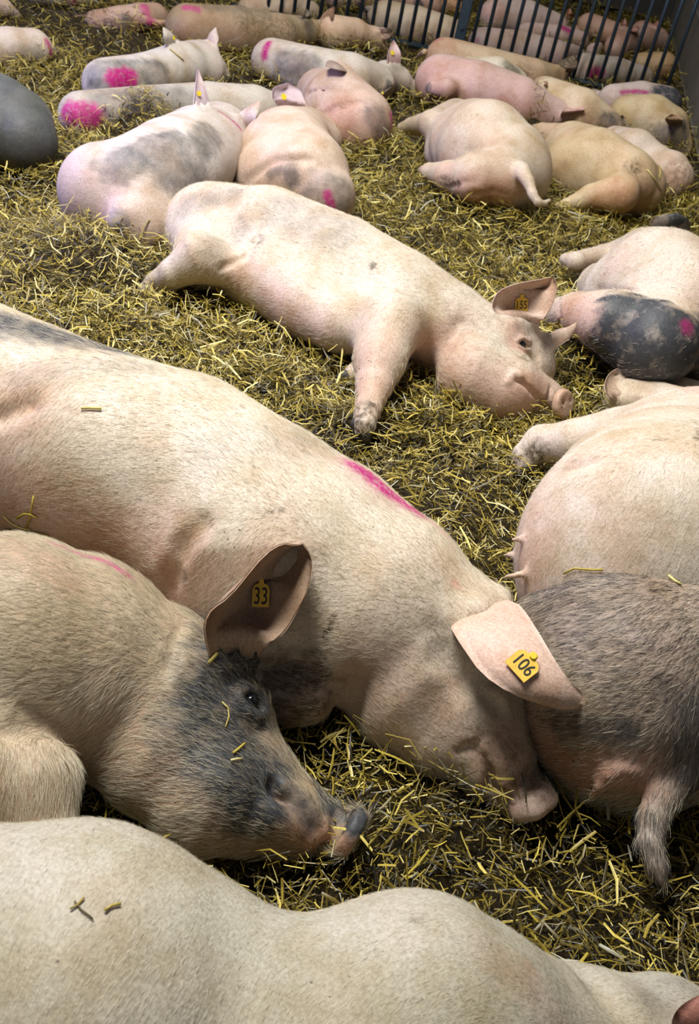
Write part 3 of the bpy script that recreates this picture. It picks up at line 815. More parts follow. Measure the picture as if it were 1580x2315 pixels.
def simple_ear(b0, b1, tip, mids=None, **kw):
    """ear from two base pixels (on the body), a tip pixel with height, and the bulge of its sides."""
    (x0, y0), (x1, y1), (tx, ty, tz) = b0, b1, tip
    w = kw.pop('w', 0.28)
    zb = kw.pop('zb', tz * 0.75)
    kw.setdefault('rise', 0.8); kw.setdefault('root', 0.011); kw.setdefault('thick', 0.006)
    def side(x, y, ox, oy):
        return [(x, y, None), (x * .55 + tx * .45 + (x - ox) * w, y * .55 + ty * .45 + (y - oy) * w, zb * .5 + tz * .5), (x * .2 + tx * .8 + (x - ox) * w * .6, y * .2 + ty * .8 + (y - oy) * w * .6, zb * .2 + tz * .8), (tx, ty, tz)]
    return dict(L=side(x0, y0, x1, y1), R=side(x1, y1, x0, y0), **kw)

pig('white pig with grey saddle patch facing away, magenta line over its neck', (0.60, 0.55, 0.53), [
    [(238, 432, 108), (310, 430, 118), (390, 390, 118), (450, 345, 100), (490, 320, 76)],
    [(500, 318, 70), (525, 330, 45)],
    (0.09, [(255, 465, 66), (325, 515, 72), (372, 525, 56)]),
    (0.05, [(280, 488, 30, 0.14), (262, 508, 22, 0.12)]),
    ], vox=0.012,
    marks=[('dark', [(270, 375), (330, 345), (400, 320)], 46, 0.55, 0.5), ('dark', [(380, 400), (450, 330), (480, 300)], 38, 0.5, 0.7), ('dark', [(262, 500)], 30, 0.5), ('dark', [(220, 372)], 20, 0.4), ('pink', [(180, 420), (240, 470)], 80, 0.6, 1.2), ('dark', [(410, 450), (450, 390)], 35, 0.5, 0.8),
           ('paint', [(478, 246), (510, 260), (545, 292)], 6, 1.0, 0.8)],
    ears=[simple_ear((436, 250), (480, 246), (447, 152, 0.62), w=0.02, zb=0.46, bulge=-0.01, pink=0.3, col=(0.66, 0.58, 0.66), tags=[dict(at=(448, 212), h=11, button=True)]),
          simple_ear((528, 262), (566, 300), (590, 228, 0.52), w=0.02, zb=0.42, bulge=0.01, pink=0.4)])
pig('pig with scuffed grey rump and magenta stripe, behind the pig with tag 155', (0.64, 0.52, 0.44), [
    [(725, 445, 78), (690, 400, 100), (650, 345, 98), (690, 300, 56)], [(610, 400, 80), (620, 330, 60)], [(735, 320, 38), (720, 300, 40)],
    ], vox=0.013, grooves=[(0.01, -0.002, 0.02, [(560, 410), (620, 365), (700, 362)])],
    marks=[('dark', [(660, 405)], 22, 0.6, 0.8), ('dark', [(720, 430), (770, 440)], 45, 0.5, 1.0), ('dark', [(610, 395), (660, 375)], 14, 0.5, 1.0), ('paint', [(740, 440), (750, 470)], 11, 0.9, 1.0), ('pink', [(580, 400)], 60, 0.5, 1.2)])
pig('long pig with a magenta rump blotch, folded ear and yellow tag', (0.52, 0.48, 0.42), [
    [(185, 262, 56), (330, 258, 62), (470, 250, 62), (570, 255, 60), (640, 268, 48)], [(660, 262, 44), (715, 285, 30), (772, 300, 20)],
    ], vox=0.014,
    marks=[('paint', [(160, 258), (205, 262)], 30, 0.95, 0.6), ('dark', [(240, 235), (420, 225)], 40, 0.5, 1.2), ('dark', [(780, 290)], 25, 0.7, 0.8)],
    ears=[dict(rise=0.8, root=0.012, L=[(640, 246, None), (616, 222, 0), (620, 198, 0), (652, 187, 0)], R=[(696, 262, None), (690, 236, 0), (678, 205, 0), (652, 187, 0)], bulge=-0.03, pink=0.3, col=(0.66, 0.58, 0.66),
               tags=[dict(at=(640, 220), h=14, button=True)])])
pig('pinkish pig with a creased flank and magenta edge on its rump', (0.58, 0.44, 0.37), [
    [(725, 215, 58), (765, 240, 80), (815, 275, 74)], [(770, 280, 62), (790, 290, 55)], ], vox=0.014,
    grooves=[(0.008, -0.001, 0.015, [(690, 215), (760, 200), (800, 205)]), (0.008, -0.001, 0.015, [(720, 260), (770, 238), (830, 230)])],
    marks=[('paint', [(884, 260), (891, 300)], 9, 0.9, 1.0), ('dark', [(850, 260), (865, 300)], 28, 0.5, 1.0), ('pink', [(760, 275)], 60, 0.7, 1.0), ('mud', [(720, 262), (780, 236)], 8, 0.5, 1.2)],
    ears=[simple_ear((764, 138), (792, 158), (736, 150, 0.40), w=0.3, rise=0.12, bulge=0.008, dark=0.4)])
pig('white and grey pig facing away with a bright magenta blotch on its flank', (0.62, 0.58, 0.54), [
    [(240, 190, 58), (330, 180, 58), (410, 155, 58), (450, 140, 48)], [(470, 160, 44), (490, 170, 30)], ], vox=0.014,
    marks=[('paint', [(265, 180), (290, 178)], 27, 1.0, 0.5), ('dark', [(220, 170), (260, 160), (360, 165)], 36, 0.55, 0.7), ('dark', [(340, 180), (370, 180)], 28, 0.4, 0.7)],
    ears=[simple_ear((378, 106), (405, 96), (368, 62, 0.50), w=0.12, zb=0.42, bulge=0.008, tags=[dict(at=(391, 86), h=8, button=True)]),
          simple_ear((466, 94), (492, 108), (488, 62, 0.50), w=0.12, zb=0.42, bulge=0.008, pink=0.4, tags=[dict(at=(472, 96), h=7, button=True)])])
pig('dark grey pig rump at the left edge', (0.13, 0.14, 0.13), [
    [(-110, 300, 100), (-10, 270, 105), (30, 290, 98), (50, 318, 84)], ], vox=0.013,
    marks=[('dark', [(0, 220), (90, 330)], 90, 0.55, 1.0), ('paint', [(84, 198), (96, 212)], 7, 0.6, 1.0), ('pink', [(95, 355)], 22, 1.0, 0.8)])
pig('greyish pig at the upper left with a magenta stripe on its rump', (0.58, 0.50, 0.42), [
    [(-60, 115, 50), (20, 112, 52), (75, 112, 48), (95, 120, 36)], [(15, 140, 18), (20, 150, 12)] ], vox=0.016,
    marks=[('paint', [(106, 92), (116, 125)], 8, 0.9, 0.8), ('dark', [(40, 135), (80, 130)], 25, 0.35, 1.2)])
pig('brown pig standing in the straw with magenta on its back and dark ears', (0.40, 0.31, 0.20), [
    [(425, 65, 56), (530, 72, 56), (625, 82, 50), (680, 78, 40)], [(700, 75, 32), (735, 92, 16)], ], vox=0.016,
    marks=[('paint', [(420, 16), (445, 20)], 10, 0.8, 1.0), ('dark', [(470, 15), (600, 30)], 16, 0.3, 1.2), ('pink', [(430, 90), (520, 100)], 45, 0.6, 1.2), ('mud', [(560, 50), (660, 60)], 30, 0.6, 1.2), ('dark', [(700, 65), (690, 50)], 20, 0.5, 1.0)],
    ears=[simple_ear((682, 52), (704, 46), (694, 20, 0.52), dark=0.7, w=0.15, zb=.45), simple_ear((722, 46), (742, 60), (756, 14, 0.52), mud=0.5, pink=1, w=0.2, zb=.45, bulge=-0.01)])
pig('reddish pig lying far left with a magenta stripe round its rump', (0.52, 0.36, 0.28), [
    [(215, 48, 26), (270, 48, 34), (320, 45, 38), (350, 40, 34)], (0.03, [(225, 47, 18), (172, 44, 11)]), (0.02, [(325, 46, 14, 0.10), (360, 54, 9, 0.09), (384, 50, 7, 0.09)]) ], vox=0.018,
    marks=[('paint', [(328, 15), (340, 55)], 11, 0.8, 0.8), ('dark', [(285, 45), (290, 55)], 14, 0.6, 1.0), ('mud', [(190, 45)], 30, 0.8, 1.0)])
pig('grey pig at the top left with a magenta patch', (0.52, 0.46, 0.40), [
    [(80, -10, 26), (150, -8, 26), (210, -12, 28)] ], vox=0.018, marks=[('paint', [(165, 5), (170, 14)], 9, 0.9, 0.8), ('dark', [(90, 0)], 30, 0.5)])
pig('pinkish pig snout in the top left corner', (0.62, 0.48, 0.40), [
    [(-30, 10, 34), (5, 18, 26), (40, 34, 10)] ], vox=0.018)
pig('pale pig back beyond the brown pig with dark ears', (0.58, 0.46, 0.34), [
    [(560, 20, 26), (640, 22, 30), (700, 28, 26)] ], vox=0.018, marks=[('paint', [(390, 0)], 5, 0)])
pig('cream pig facing right by the fence with drooping ears', (0.70, 0.52, 0.38), [
    [(755, 75, 40), (800, 78, 36), (835, 88, 26)], [(845, 90, 22), (868, 106, 11)], (0.02, [(795, 95, 14), (800, 110, 8)]) ], vox=0.016,
    ears=[simple_ear((848, 72), (862, 68), (880, 62, 0.36), dark=0.3), simple_ear((862, 80), (868, 90), (885, 76, 0.32), dark=0.3)])
pig('pale pig with grey flank, upright ear with yellow tag and magenta rump stripe', (0.60, 0.55, 0.48), [
    [(615, 138, 50), (710, 165, 56), (790, 180, 58), (850, 188, 44)], [(870, 178, 40), (898, 184, 34), (922, 198, 22), (942, 210, 14), (956, 218, 10)] ], vox=0.015,
    marks=[('paint', [(606, 98), (597, 128)], 9, 1.0, 0.8), ('dark', [(640, 140), (700, 150)], 30, 0.5, 0.9), ('dark', [(875, 195)], 14, 0.6), ('dark', [(890, 205), (930, 215)], 16, 0.35)],
    ears=[simple_ear((878, 150), (906, 150), (890, 90, 0.50), w=0.25, zb=0.40, bulge=-0.008, pink=0.4, col=(0.70, 0.56, 0.56), tags=[dict(at=(886, 120), h=10, button=True)]),
          simple_ear((866, 196), (888, 188), (864, 212, 0.14), rise=-0.3, zb=0.2, dark=0.5, tags=[dict(at=(860, 198), h=6, button=True)])])
pig('tan pig beside the fence with a dark ear and thin tail', (0.55, 0.42, 0.28), [
    [(1005, 132, 46), (1100, 155, 46), (1200, 175, 42), (1245, 180, 34)], [(1265, 180, 28), (1290, 200, 14)], (0.015, [(960, 118, 9, 0.2), (942, 128, 4, 0.12)]) ], vox=0.016,
    marks=[('paint', [(985, 92), (1000, 88)], 6, 0.35, 1.2), ('pink', [(990, 110)], 40, 0.6, 1.2), ('mud', [(1190, 160)], 22, 0.6, 1.2), ('dark', [(1285, 175)], 15, .7)],
    ears=[simple_ear((1252, 156), (1290, 168), (1300, 124, 0.44), mud=1.0, dark=0.5, w=0.25, rise=0.6)])
pig('pink pig lying on its side between the fence and the curly tailed pig', (0.62, 0.47, 0.43), [
    [(995, 185, 60), (1080, 205, 64), (1170, 232, 58), (1235, 258, 42)], [(1275, 272, 34), (1305, 280, 20)], (0.06, [(1010, 200, 24, 0.14), (975, 200, 14, 0.12), (1000, 216, 10, 0.08)]) ], vox=0.015,
    marks=[('pink', [(980, 180), (1150, 230)], 60, 0.6, 1.2), ('dark', [(965, 195)], 12, 0.6)],
    ears=[simple_ear((1268, 268), (1314, 264), (1302, 231, 0.34), zb=.3, pink=0.7, bulge=-0.01, tags=[dict(at=(1301, 242), h=6, button=True)]), simple_ear((1280, 288), (1326, 288), (1300, 258, 0.2), rise=0.4, zb=.25, pink=0.9, dark=0.2, bulge=0.01)])
pig('white spotted pig wedged between the tan and the pink pig', (0.70, 0.64, 0.50), [
    [(1060, 165, 36), (1120, 172, 42), (1165, 185, 32)] ], vox=0.016, marks=[('dark', [(1150, 150), (1170, 165)], 16, 0.5, 1.2), ('dark', [(1120, 160)], 12, 0.4)])
pig('cream pig lying behind the pink pig, head toward the right wall', (0.66, 0.54, 0.38), [
    [(1230, 222, 48), (1310, 255, 55), (1370, 285, 38)], [(1395, 290, 26), (1420, 310, 14)] ], vox=0.015,
    marks=[('dark', [(1370, 275), (1410, 285)], 22, 0.6, 1.0), ('pink', [(1310, 300)], 40, 0.5, 1.2)],
    ears=[simple_ear((1398, 284), (1428, 306), (1408, 260, 0.30), dark=0.5, mud=0.7, w=.2), simple_ear((1216, 188), (1226, 192), (1236, 184, 0.42), pink=.6)])
pig('pig with magenta line and black rump by the wall', (0.60, 0.50, 0.46), [
    [(1385, 228, 38), (1445, 228, 44), (1500, 238, 44)], [(1350, 225, 20), (1342, 212, 12)] ], vox=0.016,
    marks=[('paint', [(1405, 208), (1440, 206), (1462, 209)], 5, 0.9, 1.0), ('dark', [(1500, 210), (1540, 225)], 28, 0.95, 0.7)])
pig('tan pig by the right wall with a reddish ear', (0.56, 0.46, 0.28), [
    [(1420, 262, 48), (1470, 272, 58), (1510, 288, 50)], [(1512, 308, 42), (1538, 328, 27), (1548, 340, 18)], (0.03, [(1420, 255, 30), (1388, 238, 17), (1375, 230, 11)]) ], vox=0.015,
    marks=[('dark', [(1510, 310), (1540, 290)], 35, 0.6, 0.9), ('mud', [(1480, 310)], 40, 0.5, 1.0), ('pink', [(1470, 330)], 20, 0.8, 1.0), ('dark', [(1548, 325)], 12, .8)],
    ears=[simple_ear((1512, 280), (1544, 280), (1518, 258, 0.36), w=0.35, zb=.33, pink=1, mud=0.6, bulge=-0.01)])
pig('pale pig lying belly forward with a curly tail', (0.60, 0.51, 0.41), [
    [(1070, 318, 90), (1095, 340, 108), (1140, 370, 98)], [(1030, 335, 70), (1010, 345, 50)], [(1155, 400, 86), (1120, 420, 54)],
    (0.10, [(1125, 402, 66, 0.17), (1070, 402, 54, 0.17), (1015, 398, 34, 0.14), (970, 388, 19, 0.11), (956, 386, 12, 0.09)]),
    (0.03, [(1030, 275, 50), (975, 280, 30, 0.18), (930, 285, 19, 0.10), (908, 289, 12, 0.07)]),
    (0.02, [(1178, 385, 20, 0.24), (1195, 412, 14, 0.23), (1204, 440, 11, 0.20), (1215, 457, 9, 0.18), (1230, 460, 7, 0.175), (1243, 452, 5, 0.18)]),
    ], vox=0.012, grooves=[(0.008, -0.001, 0.012, [(1020, 362), (1060, 340), (1120, 320)]), (0.006, 0, 0.010, [(1010, 425), (1050, 412), (1080, 408)]), (0.006, -.001, .01, [(1060, 440), (1110, 432), (1150, 440)])],
    marks=[('pink', [(1060, 430), (1130, 440)], 45, 0.9, 1.0), ('pink', [(1180, 430)], 20, 1.0, 0.8), ('mud', [(1000, 410), (1030, 415)], 14, 0.8, 1.0), ('pink', [(1000, 390)], 30, 0.7)])
pig('tan pig with straw on its rump, lying right of the curly tailed pig', (0.60, 0.48, 0.32), [
    [(1290, 342, 66), (1340, 375, 84), (1410, 412, 78), (1440, 425, 66)], [(1290, 380, 60), (1300, 400, 45)],
    (0.09, [(1400, 438, 46, 0.14), (1335, 445, 28, 0.10), (1280, 462, 13, 0.05), (1258, 467, 9, 0.04)]), (0.03, [(1270, 315, 36), (1225, 300, 22), (1205, 295, 14)]) ], vox=0.013,
    grooves=[(0.006, -.001, .012, [(1340, 412), (1400, 392), (1450, 388)])],
    marks=[('pink', [(1380, 450), (1450, 450)], 45, 0.7, 1.0), ('mud', [(1430, 380)], 22, 0.8, 1.0)])
pig('whitish pig tucked behind the tan pig with straw on its rump', (0.64, 0.54, 0.44), [
    [(1390, 325, 40), (1430, 350, 58), (1470, 372, 50)], [(1510, 395, 55), (1520, 405, 50)] ], vox=0.014,
    marks=[('pink', [(1350, 292), (1380, 298)], 10, 1, 1.0), ('mud', [(1540, 400)], 40, 0.5, 1.0), ('pink', [(1520, 420)], 40, 0.7, 1.0)])

GROW[0] = 1.2
G2 = 'pigs lying behind the fence'
B = dict(vox=0.02, group=G2)
pig('cream pig lying along the fence on its far side', (0.62, 0.52, 0.38), [[(870, 42, 36), (940, 58, 38), (1010, 78, 36)], [(835, 35, 20)]], ears=[simple_ear((826, 30), (838, 36), (812, 4, 0.45), dark=0.9, w=0.3)], marks=[('dark', [(830, 20)], 14, 0.5)], **B)
pig('pinkish white pig lying lengthwise behind the barred fence', (0.74, 0.60, 0.56), [[(1120, 36, 36), (1190, 44, 38), (1255, 62, 28)], [(1275, 62, 15), (1290, 72, 8)]], marks=[('dark', [(1290, 65)], 12, 0.6), ('pink', [(1110, 20)], 30, 0.6)], **B)
pig('small reddish pig resting its head behind the fence post', (0.60, 0.36, 0.26), [[(1130, 48, 18), (1112, 46, 14)]], ears=[simple_ear((1132, 40), (1142, 44), (1142, 30, .3), pink=1)], **B)
pig('pale pig with a magenta dab behind the bars', (0.66, 0.50, 0.46), [[(1190, 75, 22), (1260, 82, 24), (1310, 92, 20)]], marks=[('paint', [(1272, 62), (1285, 68)], 8, 1.0, 0.8)], **B)
pig('greyish pink pig lying close behind the bars', (0.60, 0.48, 0.44), [[(1090, 98, 32), (1170, 108, 34), (1250, 125, 32), (1300, 128, 22)], [(1340, 115, 16), (1352, 108, 12)]], marks=[('paint', [(1078, 90)], 6, 0.6)], **B)
pig('small cream pig close behind the middle bars', (0.60, 0.52, 0.40), [[(1235, 128, 24), (1270, 135, 22)]], **B)
pig('grey pig behind the bars with a magenta blotch on its flank', (0.50, 0.44, 0.38), [[(1320, 158, 34), (1390, 165, 32), (1450, 178, 26)]], marks=[('paint', [(1340, 165), (1360, 165)], 12, 0.9, 0.9)], **B)
pig('brown pig lying far behind the bars', (0.52, 0.34, 0.25), [[(1330, 58, 26), (1385, 78, 26)], [(1300, 75, 16)]], ears=[simple_ear((1280, 40), (1292, 40), (1288, 18, .5), pink=1)], **B)
pig('dusky pig with pricked ears behind the right bars', (0.50, 0.34, 0.28), [[(1400, 100, 30), (1450, 95, 32), (1490, 100, 26)], [(1390, 112, 22)]], ears=[simple_ear((1420, 78), (1438, 74), (1440, 58, .45), pink=1, w=.3), simple_ear((1404, 60), (1415, 60), (1412, 42, .45), pink=.8)], **B)
pig('tawny pig behind the bars beside the wall', (0.50, 0.34, 0.18), [[(1450, 145, 24), (1500, 150, 30)]], **B)
pig('dark red pig near the far wall behind the bars', (0.46, 0.28, 0.22), [[(1450, 74, 25), (1488, 88, 23)]], ears=[simple_ear((1476, 60), (1486, 62), (1488, 46, .45), pink=1)], **B)
pig('pinkish pig sitting beyond the fence near its post', (0.58, 0.38, 0.30), [[(930, 8, 26), (975, 16, 24)], [(1000, 22, 14)]], marks=[('dark', [(945, 14)], 14, 0.8)], **B)
pig('orange brown pig beyond the fence left of the post', (0.56, 0.32, 0.18), [[(1015, 12, 20), (1030, 18, 18)]], **B)
pig('pale pink pig beyond the fence at the top edge', (0.66, 0.48, 0.42), [[(760, -8, 26), (840, -6, 26), (890, 0, 22)]], marks=[('paint', [(858, 2)], 5, 0.8)], **B)
# ------------------------------------------------------------------ fence, walls
STEEL = simple('galvanised_dark_steel', (0.055, 0.085, 0.11), 0.42, 0.6, 0.3, 30)
WALLM = simple('grimy_concrete_panel', (0.115, 0.10, 0.075), 0.8, 0, 0.4, 7)
DARKW = simple('dark_boarding', (0.030, 0.026, 0.022), 0.8, 0, 0.5, 5)
FA, FB = at(895, 97, 0.04), at(1305, 187, 0.04)
FD = (FB - FA); FD[2] = 0; FD /= np.linalg.norm(FD)
FN = np.array([-FD[1], FD[0], 0])
def fence_pt(s, z): 
    p = FA + FD * s; return np.array([p[0], p[1], z])
def fence_s(px, py):
    # where the pixel's ray meets the fence plane
    d = ray(px, py); t = ((FA - CAM) @ FN) / (d @ FN); p = CAM + d * t
    return float((p - FA) @ FD), float(p[2])
def tube(name, a, b, r, mat, parent, sides=8, base=np.zeros(3)):
    bm = bmesh.new()
    a = Vector(a - base); b = Vector(b - base)
    bmesh.ops.create_cone(bm, cap_ends=True, segments=sides, radius1=r, radius2=r, depth=(b - a).length,
        matrix=Matrix.Translation((a + b) / 2) @ (b - a).to_track_quat('Z', 'Y').to_matrix().to_4x4())
    me = bpy.data.meshes.new(name); bm.to_mesh(me); bm.free()
    for p in me.polygons: p.use_smooth = len(p.vertices) == 4
    return link(name, me, mat, parent)
def box_obj(name, c, u, v, w, mat, parent=None, bev=0.006):
    bm = bmesh.new()
    bmesh.ops.create_cube(bm, size=1.0)
    M = Matrix((tuple(u), tuple(v), tuple(w))).transposed()
    for q in bm.verts: q.co = M @ q.co + Vector(c)
    bmesh.ops.bevel(bm, geom=list(bm.edges), offset=bev, segments=1, affect='EDGES')
    bmesh.ops.recalc_face_normals(bm, faces=bm.faces)
    me = bpy.data.meshes.new(name); bm.to_mesh(me); bm.free()
    return link(name, me, mat, parent)

FH = 1.12
s_post = fence_s(1045, 60)[0]
s_end = fence_s(1538, 212)[0]
s_first = fence_s(560, 0)[0]
fr = link('fence', None)
fb = fence_pt(s_post, 0); fr.location = fb
tag(fr, 'dark steel pen fence of upright bars between the two pens', 'fence')
sp = (fence_s(1216 , 60)[0] - fence_s(904, 30)[0]) / 10.2
xs = [s_post - 0.055 - sp * i for i in range(0, 40)] + [s_post + 0.085 + sp * i for i in range(0, 40)]
for s in sorted(xs):
    if s_first - 0.1 < s < s_end - 0.02:
        tube('bar', fence_pt(s, 0.05), fence_pt(s, FH), 0.0125, STEEL, fr, base=fb)
for a, b in ((s_first - 0.1, s_post - 0.03), (s_post + 0.03, s_end)):
    for z in (0.05, FH):
        tube('rail', fence_pt(a, z), fence_pt(b, z), 0.019, STEEL, fr, base=fb)
po = box_obj('post', fence_pt(s_post, 0.6) - fb, FD * 0.07, FN * 0.06, (0, 0, 1.2), STEEL, fr)
for z in (0.22, 0.5, 0.8):
    tube('bolt', fence_pt(s_post, z) - FN * 0.03, fence_pt(s_post, z) - FN * 0.045, 0.014, STEEL, po, base=fb)
# right wall: runs from beyond the fence toward us
W1 = at(1567, 345, 0.0)
W0 = at(1518, 105, 0.0)
wdv = W0 - W1; wdv[2] = 0; wdv /= np.linalg.norm(wdv)
wn = np.array([wdv[1], -wdv[0], 0]); wn *= np.sign(wn[0])
far = W0 + wdv * 4; near = W1 - wdv * 5.2
wall = link('wall_right', None); wall.location = (near + far) / 2; wall['kind'] = 'structure'
L = np.linalg.norm(far - near)
nb = 5
for i in range(nb):
    box_obj('panel', -np.array([wall.location[0], wall.location[1], 0]) + (near + far) / 2 + wn * 0.055 + np.array([0, 0, 0.22 + 0.37 * i]), wdv * L, wn * 0.1, (0, 0, 0.362), WALLM, wall, 0.008)
back = link('wall_back', None); bc = fence_pt(0, 0) + FN * float((at(1400, 34, 0) - FA) @ FN); back.location = bc; back['kind'] = 'structure'
for i in range(5):
    box_obj('panel', np.array([0, 0, 0.3 + 0.52 * i]), FD * 26, FN * 0.1, (0, 0, 0.51), DARKW, back, 0.008)

# ------------------------------------------------------------------ straw
MOUNDS = []
for px, py, rp, h in ((190, 610, 190, 0.11), (320, 325, 100, 0.17), (570, 668, 95, 0.17), (400, 640, 80, 0.02), (830, 340, 110, 0.10), (980, 215, 60, 0.10),
                      (1185, 290, 55, 0.20), (1290, 820, 70, 0.08), (1130, 500, 200, 0.03), (950, 560, 120, 0.02), (850, 1800, 130, 0.03), (1000, 1760, 100, 0.05), (600, 800, 140, 0.03), (1040, 1100, 120, 0.03),
                      (1275, 400, 40, 0.12), (500, 190, 90, 0.05), (230, 70, 150, 0.06), (1000, 1980, 160, 0.0)):
    p = at(px, py, 0); MOUNDS.append((p[0], p[1], rp * depth(p) / FPX, h))
def ground(x, y):
    z = 0.012 * np.sin(x * 5.1 + 1.3 * np.sin(y * 3.7)) + 0.012 * np.sin(y * 6.3 + x * 2.0) + 0.006 * np.sin(x * 17 + y * 13) + 0.006 * np.sin(x * 11 - y * 19)
    z = z + 0.016 * np.sin(x * 29 + 2 * np.sin(y * 23)) * np.sin(y * 31 + 1.5 * np.sin(x * 19)) + 0.012 * np.sin(x * 47 + y * 21) * np.sin(y * 53 - x * 17)
    for mx, my, r, h in MOUNDS:
        z = z + h * np.exp(-((x - mx) ** 2 + ((y - my)) ** 2) / (2 * (r * 0.62) ** 2))
    return z
def build_ground():
    x0, x1, y0, y1 = -5.5, 5.5, -1.0, 16.0
    nx, ny = 220, 340
    X, Y = np.meshgrid(np.linspace(x0, x1, nx), np.linspace(y0, y1, ny), indexing='ij')
    Z = ground(X, Y) - 0.03
    V = np.stack([X, Y, Z], -1).reshape(-1, 3)
    i, j = np.meshgrid(np.arange(nx - 1), np.arange(ny - 1), indexing='ij')
    a = (i * ny + j).ravel()
    F = np.stack([a, a + ny, a + ny + 1, a + 1], 1)
    t = NT('trampled_litter')
    co = t.n('ShaderNodeTexCoord').outputs['Object']
    f = t.noise(60, 6, 0.7, co)
    t.l(t.ramp(f, [(0.3, (0.012, 0.008, 0.003)), (0.55, (0.06, 0.04, 0.010)), (0.75, (0.16, 0.11, 0.025))]), t.b.inputs['Base Color'])
    t.b.inputs['Roughness'].default_value = 0.9
    t.bump(f, 0.8, 0.03)
    o = link('floor', mesh_from('floor', V, F), t.m)
    o['kind'] = 'structure'
build_ground()

def inside_pigs(P):
    bad = np.zeros(len(P), bool)
    for ops, lo, hi in PIGS:
        c = ((P > lo) & (P < hi)).all(1)
        if c.any():
            ix = np.flatnonzero(c)
            bad[ix[sd(ops, P[ix]) < -0.012]] = True
    return bad

def straw(n, box, lmin, lmax, wid, lift, seg=2, tilt=0.30, bright=0.0):
    x0, x1, y0, y1 = box
    x = RNG.uniform(x0, x1, n); y = RNG.uniform(y0, y1, n)
    # keep what the frame could see, with a margin for a step aside
    P = np.stack([x, y, np.zeros(n)], 1)
    d = (P - CAM) @ FWD
    u = (P - CAM) @ RIGHT / d * FPX; v = -(P - CAM) @ UPV / d * FPX
    ok = (d > 0.3) & (u > -W / 2 - 420) & (u < W / 2 + 800) & (abs(v) < H / 2 + 260)
    x, y = x[ok], y[ok]; n = len(x)
    a = RNG.uniform(0, 2 * math.pi, n)
    # loose locks: neighbours share a direction
    lock = 2.2 * np.sin(x * 9 + 3 * np.sin(y * 7)) + 2.0 * np.cos(y * 11 + x * 4)
    a = np.where(RNG.random(n) < 0.45, lock + RNG.normal(0, 0.5, n), a)
    L = np.exp(RNG.uniform(math.log(lmin), math.log(lmax), n))
    tl = RNG.normal(0, tilt, n)
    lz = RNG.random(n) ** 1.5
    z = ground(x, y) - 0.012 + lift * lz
    w = wid * RNG.uniform(0.45, 1.25, n)
    D = np.stack([np.cos(a) * np.cos(tl), np.sin(a) * np.cos(tl), np.sin(tl)], 1)
    S = np.stack([-np.sin(a), np.cos(a), RNG.normal(0, 0.5, n)], 1); S /= np.linalg.norm(S, axis=1, keepdims=True)
    Nn = np.cross(D, S)
    C = np.stack([x, y, z + np.abs(np.sin(tl)) * L * 0.25], 1)
    keep = ~inside_pigs(C) & ((C - W1) @ wn < -0.02) & ((C - FA) @ FN * np.sign((bc - FA) @ FN) < abs((bc - FA) @ FN) - 0.08)
    C, D, S, Nn, L, w, lz = (q[keep] for q in (C, D, S, Nn, L, w, lz)); n = len(C)
    bend = RNG.normal(0, 0.10, n) * L; side = RNG.normal(0, 0.06, n) * L
    rings = []
    for i in range(seg + 1):
        s = i / seg - 0.5
        c = C + D * (L * s)[:, None] + Nn * (bend * (1 - 4 * s * s))[:, None] + S * (side * (1 - 4 * s * s))[:, None]
        ww = w * (1.0 if 0 < i < seg else 0.75)
        rings.append(np.stack([c - S * (ww / 2)[:, None], c + Nn * (ww * 0.17)[:, None], c + S * (ww / 2)[:, None]], 1))
    V = np.stack(rings, 1).reshape(-1, 3)
    b = (np.arange(n) * 3 * (seg + 1))[:, None]
    fs = []
    for i in range(seg):
        for j in range(2):
            fs.append(np.concatenate([b + i * 3 + j, b + i * 3 + j + 1, b + (i + 1) * 3 + j + 1, b + (i + 1) * 3 + j], 1))
    F = np.concatenate(fs)
    tone = np.clip(0.0 + 0.62 * lz ** 0.8 + RNG.normal(0.05 + bright, 0.22, n), 0, 0.97)  # lower straws coloured darker, painting in the shade of the gaps
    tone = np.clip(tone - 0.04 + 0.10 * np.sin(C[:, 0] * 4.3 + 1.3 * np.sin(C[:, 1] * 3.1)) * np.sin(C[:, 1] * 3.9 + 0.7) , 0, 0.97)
    tone = np.where(RNG.random(n) < 0.02, 1.0, tone)
    return V, F, np.repeat(tone, 3 * (seg + 1))

def build_straw():
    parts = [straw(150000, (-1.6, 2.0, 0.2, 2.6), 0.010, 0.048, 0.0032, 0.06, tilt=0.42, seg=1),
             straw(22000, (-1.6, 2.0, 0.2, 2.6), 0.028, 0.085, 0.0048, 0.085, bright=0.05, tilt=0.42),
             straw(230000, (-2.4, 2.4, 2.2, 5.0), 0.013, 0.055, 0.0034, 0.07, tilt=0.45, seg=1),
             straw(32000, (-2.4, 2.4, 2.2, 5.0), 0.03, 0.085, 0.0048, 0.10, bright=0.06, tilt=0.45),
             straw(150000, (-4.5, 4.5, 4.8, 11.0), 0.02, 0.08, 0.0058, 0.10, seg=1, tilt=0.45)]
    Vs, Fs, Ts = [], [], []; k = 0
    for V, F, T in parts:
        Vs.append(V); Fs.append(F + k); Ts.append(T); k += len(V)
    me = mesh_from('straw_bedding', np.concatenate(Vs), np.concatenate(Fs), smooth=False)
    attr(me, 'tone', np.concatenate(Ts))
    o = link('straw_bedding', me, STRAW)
    tag(o, 'loose golden straw bedding strewn over the whole pen floor', 'straw', kind='stuff')
build_straw()

